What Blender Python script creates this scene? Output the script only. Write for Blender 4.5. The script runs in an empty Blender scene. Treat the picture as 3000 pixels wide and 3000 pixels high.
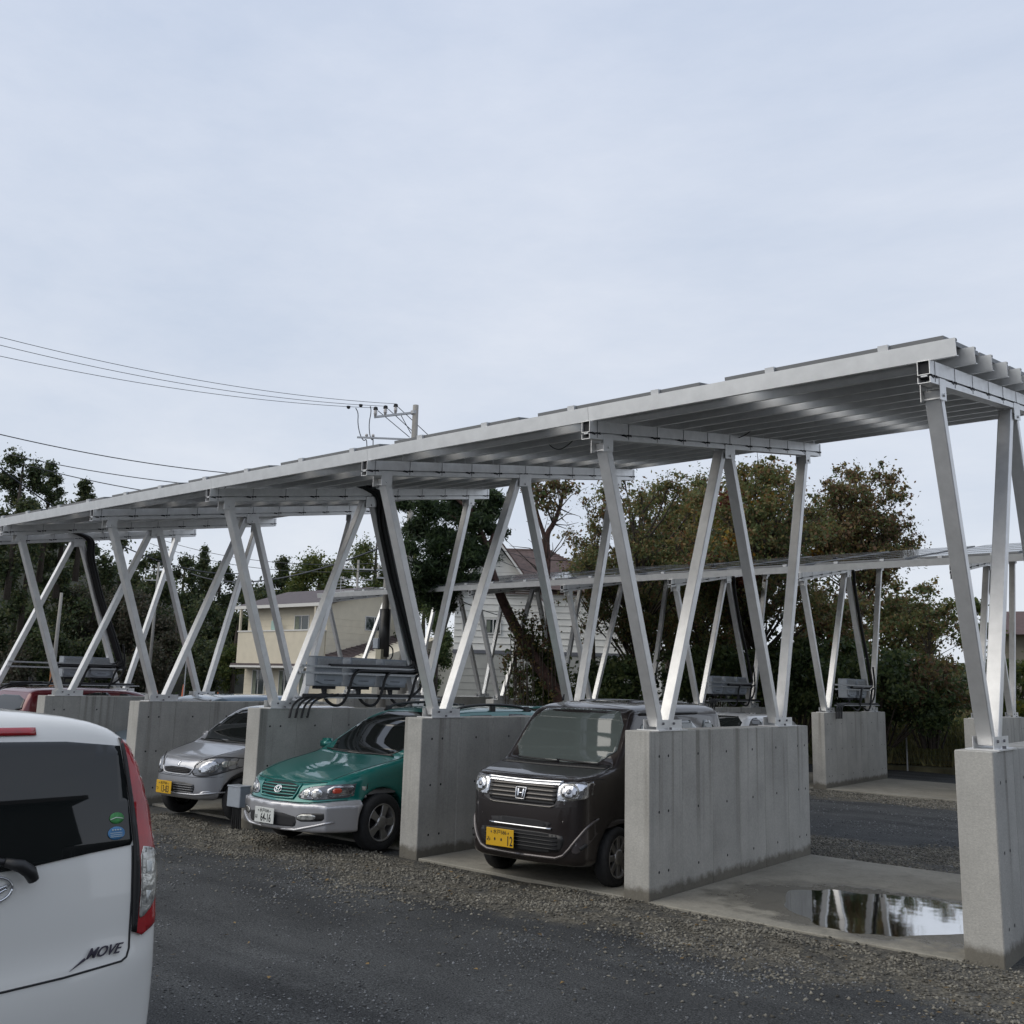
import bpy, bmesh, math, random
import numpy as np
from mathutils import Vector, Matrix
from mathutils.bvhtree import BVHTree
from mathutils.geometry import delaunay_2d_cdt
R=math.radians
SC=bpy.context.scene
COL=SC.collection
# ---------------------------------------------------------------- camera
CAM=dict(f=2841.4/3000*36,yaw=R(50.78),pitch=R(10.074),roll=R(1.561),loc=(2.1175,-7.9265,1.8941))
def cam_axes():
    y,p,r=CAM['yaw'],CAM['pitch'],CAM['roll']
    fh=Vector((-math.cos(y),math.sin(y),0)); up=Vector((0,0,1)); rt=fh.cross(up)
    f=fh*math.cos(p)+up*math.sin(p); u=rt.cross(f)
    return f, rt*math.cos(r)+u*math.sin(r), u*math.cos(r)-rt*math.sin(r)
cf,cr,cu=cam_axes()
cd=bpy.data.cameras.new('camera'); cam=bpy.data.objects.new('camera',cd); COL.objects.link(cam)
cd.sensor_width=36; cd.lens=CAM['f']; cd.clip_start=.05; cd.clip_end=3000
M=Matrix((cr,cu,-cf)).transposed().to_4x4(); M.translation=Vector(CAM['loc']); cam.matrix_world=M
SC.camera=cam
def at(u,v,dist):
    """world point seen at photo pixel (0..3000) at a horizontal distance in metres"""
    d=cf+cr*((u-1500)/2841.4)-cu*((v-1500)/2841.4)
    t=dist/math.hypot(d.x,d.y)
    return Vector(CAM['loc'])+d*t
# ---------------------------------------------------------------- light
SC.view_settings.view_transform='Standard'; SC.view_settings.look='None'
SC.view_settings.exposure=.12; SC.view_settings.gamma=1
W=bpy.data.worlds.new('World'); SC.world=W; W.use_nodes=True
nt=W.node_tree; nt.nodes.clear()
def N(t,ty,**k):
    n=t.nodes.new(ty)
    for a,b in k.items(): setattr(n,a,b)
    return n
SUN_EL,SUN_AZ=R(44),R(212)
out=N(nt,'ShaderNodeOutputWorld'); mix=N(nt,'ShaderNodeMixShader')
b1=N(nt,'ShaderNodeBackground'); b2=N(nt,'ShaderNodeBackground')
sky=N(nt,'ShaderNodeTexSky',sky_type='NISHITA'); sky.sun_disc=False; sky.sun_elevation=SUN_EL; sky.sun_rotation=SUN_AZ
b1.inputs[1].default_value=.1; nt.links.new(sky.outputs[0],b1.inputs[0])
tc=N(nt,'ShaderNodeTexCoord'); mp=N(nt,'ShaderNodeMapping'); mp.inputs[3].default_value=(1.2,2.4,5.5); mp.inputs[2].default_value=(0,0,R(35))
nz=N(nt,'ShaderNodeTexNoise'); nz.inputs['Scale'].default_value=1.6; nz.inputs['Detail'].default_value=7; nz.inputs['Roughness'].default_value=.62
cr1=N(nt,'ShaderNodeValToRGB'); e=cr1.color_ramp.elements
e[0].position=.28; e[0].color=(.575,.645,.76,1); e[1].position=.74; e[1].color=(.715,.762,.845,1)
sep=N(nt,'ShaderNodeSeparateXYZ'); cr2=N(nt,'ShaderNodeValToRGB'); e=cr2.color_ramp.elements
e[0].position=0; e[0].color=(1.14,1.11,1.06,1); e[1].position=.7; e[1].color=(.93,.96,1.03,1)
mul=N(nt,'ShaderNodeMix',data_type='RGBA',blend_type='MULTIPLY'); mul.inputs[0].default_value=1
nt.links.new(tc.outputs['Generated'],mp.inputs[0]); nt.links.new(mp.outputs[0],nz.inputs['Vector']); nt.links.new(nz.outputs[0],cr1.inputs[0])
nt.links.new(tc.outputs['Generated'],sep.inputs[0]); nt.links.new(sep.outputs[2],cr2.inputs[0])
nt.links.new(cr1.outputs[0],mul.inputs[6]); nt.links.new(cr2.outputs[0],mul.inputs[7]); nt.links.new(mul.outputs[2],b2.inputs[0])
b2.inputs[1].default_value=.95; mix.inputs[0].default_value=.94
nt.links.new(b1.outputs[0],mix.inputs[1]); nt.links.new(b2.outputs[0],mix.inputs[2]); nt.links.new(mix.outputs[0],out.inputs[0])
sd=bpy.data.lights.new('sun','SUN'); sd.energy=1.5; sd.angle=R(60); sd.color=(1,.92,.78)
so=bpy.data.objects.new('sun',sd); COL.objects.link(so)
# direction towards the sun: Nishita rotation is clockwise from +Y
sv=Vector((math.sin(SUN_AZ)*math.cos(SUN_EL),math.cos(SUN_AZ)*math.cos(SUN_EL),math.sin(SUN_EL)))
so.rotation_euler=sv.to_track_quat('Z','Y').to_euler()
# ---------------------------------------------------------------- materials
def mat(name,col,rough=.6,metal=0,var=.0,scale=6,col2=None,bump=0,bscale=60,spec=.5,coat=0,coatr=.03,detail=4,stretch=None,rnd=0,coord='Object',objrnd=0,aniso=0):
    m=bpy.data.materials.new(name); m.use_nodes=True; t=m.node_tree; p=t.nodes['Principled BSDF']
    p.inputs['Roughness'].default_value=rough; p.inputs['Metallic'].default_value=metal
    p.inputs['Specular IOR Level'].default_value=spec
    p.inputs['Coat Weight'].default_value=coat; p.inputs['Coat Roughness'].default_value=coatr
    p.inputs['Base Color'].default_value=(*col,1)
    tcn=N(t,'ShaderNodeTexCoord'); src=tcn.outputs[coord]
    if stretch:
        q=N(t,'ShaderNodeMapping'); q.inputs[3].default_value=stretch; t.links.new(src,q.inputs[0]); src=q.outputs[0]
    if objrnd:
        oi=N(t,'ShaderNodeObjectInfo'); va=N(t,'ShaderNodeVectorMath',operation='MULTIPLY_ADD')
        va.inputs[1].default_value=(objrnd,)*3; t.links.new(oi.outputs['Random'],va.inputs[0]); t.links.new(src,va.inputs[2]); src=va.outputs[0]
    c=None
    if var or col2:
        n=N(t,'ShaderNodeTexNoise'); n.inputs['Scale'].default_value=scale; n.inputs['Detail'].default_value=detail; n.inputs['Roughness'].default_value=.6
        t.links.new(src,n.inputs['Vector'])
        r=N(t,'ShaderNodeValToRGB'); e=r.color_ramp.elements; e[0].position=.32; e[1].position=.68
        a=col2 or tuple(x*(1-var) for x in col); b=col if col2 else tuple(min(1,x*(1+var)) for x in col)
        e[0].color=(*a,1); e[1].color=(*b,1); t.links.new(n.outputs[0],r.inputs[0]); c=r.outputs[0]
    if rnd:
        g=N(t,'ShaderNodeNewGeometry'); hs=N(t,'ShaderNodeHueSaturation'); ma=N(t,'ShaderNodeMapRange')
        ma.inputs[3].default_value=1-rnd; ma.inputs[4].default_value=1+rnd
        t.links.new(g.outputs['Random Per Island'],ma.inputs[0]); t.links.new(ma.outputs[0],hs.inputs['Value'])
        if c: t.links.new(c,hs.inputs['Color'])
        else: hs.inputs['Color'].default_value=(*col,1)
        c=hs.outputs[0]
    if c: t.links.new(c,p.inputs['Base Color'])
    if bump:
        n=N(t,'ShaderNodeTexNoise'); n.inputs['Scale'].default_value=bscale; n.inputs['Detail'].default_value=3
        t.links.new(src,n.inputs['Vector']); bn=N(t,'ShaderNodeBump'); bn.inputs['Strength'].default_value=bump; bn.inputs['Distance'].default_value=.01
        t.links.new(n.outputs[0],bn.inputs['Height']); t.links.new(bn.outputs[0],p.inputs['Normal'])
    return m
def concrete(name,base=(.30,.29,.27),streak=.5,wet=0,grime=0):
    m=mat(name,base,rough=.85,bump=.25,bscale=90,spec=.3,objrnd=37); t=m.node_tree; p=t.nodes['Principled BSDF']
    tcn=N(t,'ShaderNodeTexCoord'); oi=N(t,'ShaderNodeObjectInfo'); va=N(t,'ShaderNodeVectorMath',operation='MULTIPLY_ADD'); va.inputs[1].default_value=(37,)*3
    t.links.new(oi.outputs['Random'],va.inputs[0]); t.links.new(tcn.outputs['Object'],va.inputs[2])
    def noise(sc,st,det=5):
        q=N(t,'ShaderNodeMapping'); q.inputs[3].default_value=st; n=N(t,'ShaderNodeTexNoise'); n.inputs['Scale'].default_value=sc; n.inputs['Detail'].default_value=det; n.inputs['Roughness'].default_value=.65
        t.links.new(va.outputs[0],q.inputs[0]); t.links.new(q.outputs[0],n.inputs['Vector']); return n.outputs[0]
    def ramp(s,a,b,p0,p1):
        r=N(t,'ShaderNodeValToRGB'); e=r.color_ramp.elements; e[0].position=p0; e[1].position=p1; e[0].color=(*a,1); e[1].color=(*b,1); t.links.new(s,r.inputs[0]); return r.outputs[0]
    def mulc(a,b):
        x=N(t,'ShaderNodeMix',data_type='RGBA',blend_type='MULTIPLY'); x.inputs[0].default_value=1; t.links.new(a,x.inputs[6]); t.links.new(b,x.inputs[7]); return x.outputs[2]
    c=ramp(noise(1.6,(1,1,1)),tuple(x*.82 for x in base),tuple(x*1.12 for x in base),.3,.7)
    s=ramp(noise(3.0,(2.2,2.2,.16)),(1-streak*.55,)*3,(1,1,1),.30,.48)
    f=ramp(noise(55,(1,1,1),2),(.86,.86,.87),(1.06,1.06,1.05),.3,.7)
    d=ramp(noise(210,(1,1,1),1),(.7,.7,.7),(1,1,1),.22,.30)
    c=mulc(mulc(mulc(c,s),f),d)
    def M_(op,a,b=0.,cl=False):
        x=N(t,'ShaderNodeMath',operation=op); x.use_clamp=cl
        for s_,i in ((a,0),(b,1)):
            if isinstance(s_,(int,float)): x.inputs[i].default_value=s_
            else: t.links.new(s_,x.inputs[i])
        return x.outputs[0]
    if grime:   # rain stains hanging from the top edge, splash dirt at the foot, faint aggregate clouds
        sp=N(t,'ShaderNodeSeparateXYZ'); t.links.new(tcn.outputs['Object'],sp.inputs[0])
        top=ramp(noise(1.9,(2.6,2.6,.07),3),(.62,.61,.59),(1,1,1),.34,.44); g=N(t,'ShaderNodeMapRange'); t.links.new(sp.outputs[2],g.inputs[0]); g.inputs[1].default_value=.1; g.inputs[2].default_value=1.45
        mx=N(t,'ShaderNodeMix',data_type='RGBA'); t.links.new(g.outputs[0],mx.inputs[0]); mx.inputs[6].default_value=(1,1,1,1); t.links.new(top,mx.inputs[7]); c=mulc(c,mx.outputs[2])
        h=M_('ADD',sp.outputs[2],M_('MULTIPLY',noise(7,(1,1,1),4),-.16)); fo=ramp(h,(.42,.40,.36),(1,1,1),.0,.06); c=mulc(c,fo)
    if wet:     # damp margin round the puddle: darker, smoother concrete
        sp=N(t,'ShaderNodeSeparateXYZ'); t.links.new(tcn.outputs['Object'],sp.inputs[0])
        a=M_('MULTIPLY',M_('ADD',sp.outputs[0],1.0),.62); b=M_('MULTIPLY',M_('ADD',sp.outputs[1],-1.15),.85)
        r_=M_('ADD',M_('SQRT',M_('ADD',M_('MULTIPLY',a,a),M_('MULTIPLY',b,b))),M_('MULTIPLY',noise(3.2,(1,1,1),5),.9))
        wt=N(t,'ShaderNodeMapRange'); t.links.new(r_,wt.inputs[0]); wt.inputs[1].default_value=1.42; wt.inputs[2].default_value=1.22; 
        mx=N(t,'ShaderNodeMix',data_type='RGBA'); t.links.new(wt.outputs[0],mx.inputs[0]); mx.inputs[6].default_value=(1,1,1,1); mx.inputs[7].default_value=(.50,.49,.47,1); c=mulc(c,mx.outputs[2])
        rr=N(t,'ShaderNodeMapRange'); t.links.new(wt.outputs[0],rr.inputs[0]); rr.inputs[3].default_value=.85; rr.inputs[4].default_value=.22; t.links.new(rr.outputs[0],p.inputs['Roughness'])
    t.links.new(c,p.inputs['Base Color'])
    return m
MT={}
MT['conc']=concrete('cast_concrete',(.45,.44,.41),.14,grime=1); MT['slab']=concrete('slab_concrete',(.29,.275,.235),.35,wet=1)
MT['alu']=mat('mill_aluminium',(.72,.72,.715),rough=.44,metal=.68,var=.07,scale=9,bump=.03,bscale=200)
MT['alup']=mat('rolled_aluminium',(.82,.82,.81),rough=.36,metal=.85,var=.06,scale=7)
MT['alu2']=mat('matt_aluminium',(.60,.61,.62),rough=.5,metal=.55,var=.05,scale=5)
MT['steel']=mat('galvanised_steel',(.42,.43,.44),rough=.45,metal=.6,var=.15,scale=30)
MT['dark']=mat('dark_gap',(.02,.02,.022),rough=.8)
MT['rubber']=mat('tyre_rubber',(.016,.016,.017),rough=.8,var=.3,scale=30,bump=.3,bscale=120)
MT['cable']=mat('black_conduit',(.010,.010,.011),rough=.5)
MT['box']=mat('grey_enclosure',(.30,.33,.37),rough=.35,var=.08,scale=10)
MT['cell']=mat('solar_cells',(.012,.02,.05),rough=.12,spec=.8,coat=1,coatr=.04,var=.3,scale=3)
MT['back']=mat('module_backsheet',(.17,.175,.18),rough=.55,var=.04,scale=4)
MT['bolt']=mat('bolt_steel',(.16,.16,.17),rough=.5,metal=.6)
# ---------------------------------------------------------------- mesh helpers
def mesh_np(name,V,F,smooth=False):
    V=np.asarray(V,np.float32); F=np.asarray(F,np.int32); k=F.shape[1]
    me=bpy.data.meshes.new(name); me.vertices.add(len(V)); me.vertices.foreach_set('co',V.ravel())
    me.loops.add(F.size); me.loops.foreach_set('vertex_index',F.ravel())
    me.polygons.add(len(F)); me.polygons.foreach_set('loop_start',np.arange(0,F.size,k,dtype=np.int32))
    try: me.polygons.foreach_set('loop_total',np.full(len(F),k,dtype=np.int32))
    except Exception: pass
    if smooth: me.polygons.foreach_set('use_smooth',np.ones(len(F),dtype=bool))
    me.update(calc_edges=True); me.validate(); return me
def tag(o,label=None,cat=None,group=None,kind=None):
    if label: o['label']=label
    if cat: o['category']=cat
    if group: o['group']=group
    if kind: o['kind']=kind
    return o
def link(name,me,m=None,parent=None):
    o=bpy.data.objects.new(name,me); COL.objects.link(o)
    if m is not None and me is not None and len(me.materials)==0:
        for x in (m if isinstance(m,(list,tuple)) else [m]): me.materials.append(MT[x] if isinstance(x,str) else x)
    if parent: o.parent=parent
    return o
def thing(name,label,cat,loc=(0,0,0),rz=0,group=None):
    o=bpy.data.objects.new(name,None); COL.objects.link(o); o.empty_display_size=.2
    o.location=loc; o.rotation_euler=(0,0,rz); return tag(o,label,cat,group)
class MB:
    def __init__(s): s.v=[]; s.f=[]
    def add(s,V,F):
        n=len(s.v); s.v+= [tuple(x) for x in V]; s.f+=[tuple(i+n for i in q) for q in F]; return s
    def box(s,a,b,mtx=None):
        x0,y0,z0=a; x1,y1,z1=b
        V=[(x0,y0,z0),(x1,y0,z0),(x1,y1,z0),(x0,y1,z0),(x0,y0,z1),(x1,y0,z1),(x1,y1,z1),(x0,y1,z1)]
        if mtx is not None: V=[tuple(mtx@Vector(v)) for v in V]
        return s.add(V,[(0,3,2,1),(4,5,6,7),(0,1,5,4),(1,2,6,5),(2,3,7,6),(3,0,4,7)])
    def bar(s,p,q,w,h,up=(1,0,0)):
        """rectangular bar from p to q: w along `up`, h across"""
        p,q=Vector(p),Vector(q); d=(q-p).normalized(); a=Vector(up); a=(a-d*a.dot(d)).normalized(); b=d.cross(a)
        V=[]
        for c in (p,q):
            for i,j in ((-1,-1),(1,-1),(1,1),(-1,1)): V.append(c+a*(i*w/2)+b*(j*h/2))
        return s.add(V,[(0,3,2,1),(4,5,6,7),(0,1,5,4),(1,2,6,5),(2,3,7,6),(3,0,4,7)])
    def tube(s,pts,r,n=8,cap=True):
        pts=[Vector(p) for p in pts]; rs=r if isinstance(r,(list,tuple)) else [r]*len(pts)
        prev=None; V=[];F=[]
        for i,p in enumerate(pts):
            d=(pts[min(i+1,len(pts)-1)]-pts[max(i-1,0)]).normalized()
            if prev is None: a=d.orthogonal().normalized()
            else: a=(prev-d*prev.dot(d)); a=a.normalized() if a.length>1e-6 else d.orthogonal().normalized()
            prev=a; b=d.cross(a)
            for k in range(n):
                t=2*math.pi*k/n; V.append(p+(a*math.cos(t)+b*math.sin(t))*rs[i])
        for i in range(len(pts)-1):
            for k in range(n):
                k2=(k+1)%n; F.append((i*n+k,i*n+k2,(i+1)*n+k2,(i+1)*n+k))
        if cap: F.append(tuple(range(n-1,-1,-1))); F.append(tuple((len(pts)-1)*n+k for k in range(n)))
        return s.add(V,F)
    def lathe(s,prof,n=24,axis='x',c=(0,0,0)):
        """profile of (along axis, radius)"""
        V=[];F=[]; m=len(prof)
        for k in range(n):
            t=2*math.pi*k/n
            for (u,r) in prof:
                a,b=r*math.cos(t),r*math.sin(t)
                V.append({'x':(u+c[0],a+c[1],b+c[2]),'y':(b+c[0],u+c[1],a+c[2]),'z':(a+c[0],b+c[1],u+c[2])}[axis])
        for k in range(n):
            k2=(k+1)%n
            for i in range(m-1): F.append((k*m+i,k2*m+i,k2*m+i+1,k*m+i+1))
        return s.add(V,F)
    def prism(s,poly,a,b,axis='y'):
        """2D polygon extruded from a to b along axis; poly in the other two axes"""
        n=len(poly); V=[]
        for t in (a,b):
            for (u,v) in poly: V.append({'x':(t,u,v),'y':(u,t,v),'z':(u,v,t)}[axis])
        F=[tuple(range(n)),tuple(range(2*n-1,n-1,-1))]+[(i,i+n,(i+1)%n+n,(i+1)%n) for i in range(n)]
        return s.add(V,F)
    def mesh(s,name,bevel=0,smooth=False,seg=1):
        me=bpy.data.meshes.new(name); me.from_pydata(s.v,[],s.f); me.validate()
        bm=bmesh.new(); bm.from_mesh(me)
        bmesh.ops.recalc_face_normals(bm,faces=bm.faces)
        if bevel: bmesh.ops.bevel(bm,geom=[e for e in bm.edges if e.calc_face_angle(0)>.5],offset=bevel,segments=seg,affect='EDGES',clamp_overlap=True)
        if smooth:
            for f in bm.faces: f.smooth=True
        bm.to_mesh(me); bm.free()
        if smooth=='auto': pass
        return me
    def obj(s,name,m,parent=None,bevel=0,smooth=False,seg=1): return link(name,s.mesh(name,bevel,smooth,seg),m,parent)
def B(a,b): return MB().box(a,b)
def text(s,size,name,m,parent,loc,rot,ext=.001,shear=0,align='CENTER',sx=1,offset=0):
    cu_=bpy.data.curves.new(name,'FONT'); cu_.body=s; cu_.size=size; cu_.extrude=ext; cu_.shear=shear; cu_.align_x=align; cu_.align_y='CENTER'; cu_.resolution_u=3; cu_.offset=offset
    t=bpy.data.objects.new(name+'_tmp',cu_); COL.objects.link(t)
    dg=bpy.context.evaluated_depsgraph_get(); me=bpy.data.meshes.new_from_object(t.evaluated_get(dg)); bpy.data.objects.remove(t)
    me.materials.clear()
    o=link(name,me,m,parent); o.location=loc; o.rotation_euler=rot; o.scale=(sx,1,1); return o
# ================================================================ setting: ground
P=2.9128; T=.27; L=3.68; BY=11.641; HW=1.5
rng=np.random.default_rng(7); random.seed(5)
def gmat():
    m=bpy.data.materials.new('gravel_lot'); m.use_nodes=True; t=m.node_tree; p=t.nodes['Principled BSDF']; p.inputs['Roughness'].default_value=.9; p.inputs['Specular IOR Level'].default_value=.25
    tcn=N(t,'ShaderNodeTexCoord'); src=tcn.outputs['Object']
    def noise(sc,det=4,ro=.6):
        n=N(t,'ShaderNodeTexNoise'); n.inputs['Scale'].default_value=sc; n.inputs['Detail'].default_value=det; n.inputs['Roughness'].default_value=ro; t.links.new(src,n.inputs['Vector']); return n.outputs[0]
    def ramp(s,a,b,p0,p1):
        r=N(t,'ShaderNodeValToRGB'); e=r.color_ramp.elements; e[0].position=p0; e[1].position=p1; e[0].color=(*a,1); e[1].color=(*b,1); t.links.new(s,r.inputs[0]); return r.outputs[0]
    def mix(f,a,b,bt='MIX'):
        x=N(t,'ShaderNodeMix',data_type='RGBA',blend_type=bt)
        if isinstance(f,float): x.inputs[0].default_value=f
        else: t.links.new(f,x.inputs[0])
        for s,i in ((a,6),(b,7)):
            if isinstance(s,tuple): x.inputs[i].default_value=(*s,1)
            else: t.links.new(s,x.inputs[i])
        return x.outputs[2]
    dark=ramp(noise(.7),(.037,.039,.041),(.064,.067,.070),.3,.7)
    mpx=N(t,'ShaderNodeMapping'); mpx.inputs[3].default_value=(.22,1.5,1); mpx.inputs[2].default_value=(0,0,R(4)); t.links.new(src,mpx.inputs[0]); nn_=N(t,'ShaderNodeTexNoise'); nn_.inputs['Scale'].default_value=1.3; nn_.inputs['Detail'].default_value=5; t.links.new(mpx.outputs[0],nn_.inputs['Vector']); dark=mix(1.0,dark,ramp(nn_.outputs[0],(.74,.74,.75),(1.28,1.27,1.25),.35,.65),'MULTIPLY')
    spk=ramp(noise(85,3,.75),(.45,.45,.45),(2.1,2.1,2.05),.40,.66); dark=mix(1.0,dark,spk,'MULTIPLY')
    vo=N(t,'ShaderNodeTexVoronoi'); vo.inputs['Scale'].default_value=55; t.links.new(src,vo.inputs['Vector'])
    hs=N(t,'ShaderNodeSeparateColor'); t.links.new(vo.outputs['Color'],hs.inputs[0])
    st=ramp(hs.outputs[0],(.055,.05,.04),(.20,.185,.15),.1,.95)
    # bands of tan crushed stone along the stalls (y ranges), ragged edges
    sp=N(t,'ShaderNodeSeparateXYZ'); t.links.new(src,sp.inputs[0])
    n1=noise(1.1,5,.65)
    def math_(op,a,b=0.,c=None):
        x=N(t,'ShaderNodeMath',operation=op)
        for s,i in ((a,0),(b,1))+(((c,2),) if c is not None else ()):
            if isinstance(s,(int,float)): x.inputs[i].default_value=s
            else: t.links.new(s,x.inputs[i])
        return x.outputs[0]
    yy=math_('ADD',sp.outputs[1],math_('MULTIPLY_ADD',n1,1.8,-.9))
    f=None
    for c,hw in ((-.55,.75),(4.6,1.0),(10.9,.95)):
        d=math_('ABSOLUTE',math_('SUBTRACT',yy,c)); mr=N(t,'ShaderNodeMapRange'); t.links.new(d,mr.inputs[0]); mr.inputs[1].default_value=hw; mr.inputs[2].default_value=hw-.35; mr.inputs[3].default_value=0; mr.inputs[4].default_value=1
        f=mr.outputs[0] if f is None else math_('MAXIMUM',f,mr.outputs[0])
    n2=ramp(noise(5,4),(.25,.25,.25),(1,1,1),.35,.6); f=math_('MULTIPLY',f,n2)
    c=mix(f,dark,st); t.links.new(c,p.inputs['Base Color'])
    bn=N(t,'ShaderNodeBump'); bn.inputs['Strength'].default_value=.9; bn.inputs['Distance'].default_value=.012; t.links.new(noise(60,4,.75),bn.inputs['Height']); t.links.new(bn.outputs[0],p.inputs['Normal'])
    return m
MT['lot']=gmat()
def hnoise(x,y):
    return (np.sin(x*1.7+1.3*np.sin(y*.9))+np.sin(y*2.3+1.7*np.sin(x*1.1+2))+np.sin((x+y)*3.1+.5)*.6+np.sin((x-y)*5.3)*.35)
# finely gridded near ground, falling in one sheet to the horizon
def axis(a,b,fa,fb,n): return np.concatenate([-np.geomspace(900,abs(a)+3,14)[:-0 or None],np.linspace(a,b,n),np.geomspace(b+3,1200,14)])
gx=axis(-24,8,0,0,230); gy=np.concatenate([-np.geomspace(500,12,10),np.linspace(-9,18.1,190),np.geomspace(21,1200,14)])
GX,GY=np.meshgrid(gx,gy,indexing='ij'); GZ=hnoise(GX,GY)*.006-.012
nearm=(GX>-26)&(GX<9)&(GY<19); GZ=np.where(nearm,GZ,-.02)
band=np.exp(-((GY+.35)/.45)**2); GZ=GZ+np.where(nearm,band*(.02+.012*hnoise(GX*2.1,GY*3)),0)
# keep below the stall slabs
st=((GY>-.05)&(GY<L+.1))|((GY>BY-.05)&(GY<BY+L+.1)); GZ=np.where(st&nearm,np.minimum(GZ,-.015),GZ)
nx,ny=GX.shape; idx=np.arange(nx*ny).reshape(nx,ny)
Fq=np.stack([idx[:-1,:-1],idx[1:,:-1],idx[1:,1:],idx[:-1,1:]],-1).reshape(-1,4)
tag(link('ground',mesh_np('ground',np.stack([GX,GY,GZ],-1).reshape(-1,3),Fq,True),'lot'),kind='structure')
# loose stones
def stones(n,xr,yr,r0,r1,name,m,accept=None,power=2.):
    x=rng.uniform(*xr,n); y=rng.uniform(*yr,n)
    k=np.ones(n,bool) if accept is None else accept(x,y,rng.random(n)); x,y=x[k],y[k]; n=len(x)
    r=r0+(r1-r0)*rng.random(n)**power
    base=np.array([[1,0,0],[0,1,0],[-1,0,0],[0,-1,0],[0,0,.62],[0,0,-.62]],float)
    F=np.array([[0,1,4],[1,2,4],[2,3,4],[3,0,4],[1,0,5],[2,1,5],[3,2,5],[0,3,5]])
    V=np.repeat(base[None],n,0)*(1+rng.uniform(-.38,.38,(n,6,1)))+rng.normal(0,.16,(n,6,3))
    a=rng.uniform(0,6.283,n); ca,sa=np.cos(a),np.sin(a); X=V[...,0]*ca[:,None]-V[...,1]*sa[:,None]; Y=V[...,0]*sa[:,None]+V[...,1]*ca[:,None]
    V=np.stack([X,Y,V[...,2]],-1)*r[:,None,None]; V[...,0]+=x[:,None]; V[...,1]+=y[:,None]
    z=hnoise(x,y)*.006-.012+np.exp(-((y+.35)/.45)**2)*(.02+.012*hnoise(x*2.1,y*3)); V[...,2]+=(z+r*.22)[:,None]
    FF=(F[None]+(np.arange(n)*6)[:,None,None]).reshape(-1,3)
    return tag(link(name,mesh_np(name,V.reshape(-1,3),FF),m),kind='stuff')
MT['stone_tan']=mat('tan_crushed_stone',(.150,.141,.118),rough=.85,rnd=.62,var=.35,scale=3)
MT['stone_grey']=mat('grey_chippings',(.135,.140,.145),rough=.85,rnd=.75,var=.2,scale=2)
def acc_band(x,y,u):
    w=hnoise(x*1.3,y*1.9)*.20; d=np.abs(y+.52+w+.12*np.sin(x*.8)); fx=np.clip((hnoise(x*2.3+5,y*5.1)+hnoise(x*7,y*9)*.5+1.6)/1.8,.06,1)
    free=~((y>-.02)&(x<.3)); near=np.where(x>-1.5,1.0,1.0)
    return (u<np.maximum(np.clip((.95-d)/.8,0,1)*fx,np.clip(1.0+(y+.4)*.42,0,1)*.10*(y<-.5)))&free
tag(stones(135000,(-15,3.4),(-2.8,-.01),.004,.019,'crushed_stone','stone_tan',acc_band,1.6))
def acc_sp(x,y,u):
    c=hnoise(x*.9+3,y*1.2)+.6*hnoise(x*2.7,y*3.3+1)
    return (u<np.clip(.16+.26*c,.05,1))&(y<-.6+.2*np.sin(x*2))
stones(170000,(-14,3.2),(-7.2,-.6),.0025,.0125,'stone_chippings','stone_grey',acc_sp,2.6)
def acc_b2(x,y,u):
    w=hnoise(x*1.1,y*1.7)*.2; return (u<np.clip((.95-np.abs(y-4.7+w))/.4,0,1))
def acc_mid(x,y,u): return u<np.clip(.25+.3*hnoise(x*1.1,y*1.4),.06,1)
stones(26000,(-7,1.5),(3.8,11.5),.005,.016,'lot_chippings','stone_grey',acc_mid,2.)
stones(16000,(-3.4,1.5),(3.7,6.0),.008,.020,'rear_crushed_stone','stone_tan',acc_b2,1.6)
def acc_b3(x,y,u): return (u<np.clip((.8-np.abs(y-10.95+hnoise(x,y)*.15))/.4,0,1))&(y<BY-.03)
stones(10000,(-7,-1.5),(9.8,BY),.010,.024,'far_crushed_stone','stone_tan',acc_b3,1.6)
def leaf_litter():
    n=420; x=rng.uniform(-13,3,n); y=np.where(rng.random(n)<.6,rng.uniform(-1.6,-.1,n),rng.uniform(-6.8,-.1,n)); a=rng.uniform(0,6.28,n); s=rng.uniform(.012,.028,n)
    z=hnoise(x,y)*.006-.012+np.exp(-((y+.35)/.45)**2)*(.02+.012*hnoise(x*2.1,y*3))+.014
    base=np.array([[1,0,.1],[.1,.5,.3],[-1,0,.05],[0,-.5,.25]]); V=np.repeat(base[None],n,0)+rng.normal(0,.12,(n,4,3)); ca,sa=np.cos(a),np.sin(a)
    X=V[...,0]*ca[:,None]-V[...,1]*sa[:,None]; Y=V[...,0]*sa[:,None]+V[...,1]*ca[:,None]; V=np.stack([X,Y,V[...,2]],-1)*s[:,None,None]+np.stack([x,y,z],-1)[:,None]
    tag(link('fallen_leaves',mesh_np('fallen_leaves',V.reshape(-1,3),np.arange(4*n).reshape(-1,4)),mat('dry_leaf',(.17,.11,.04),rough=.8,rnd=.7)),kind='stuff')
leaf_litter()
# slabs in the stalls
def slab(name,i,oy,front):
    x0=-(i+1)*P+T+.002; x1=-i*P-.002
    tag(B((x0,oy+front,-.10),(x1,oy+L-.03,.014)).obj(name,'slab',bevel=.008),kind='structure')
slab('stall_slab',0,0,-.03); slab('stall_slab',1,0,.02)
for i in (2,3,4,5): slab('stall_slab',i,0,.35)
for i in range(6): slab('stall_slab',i,BY,-.02)
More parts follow.
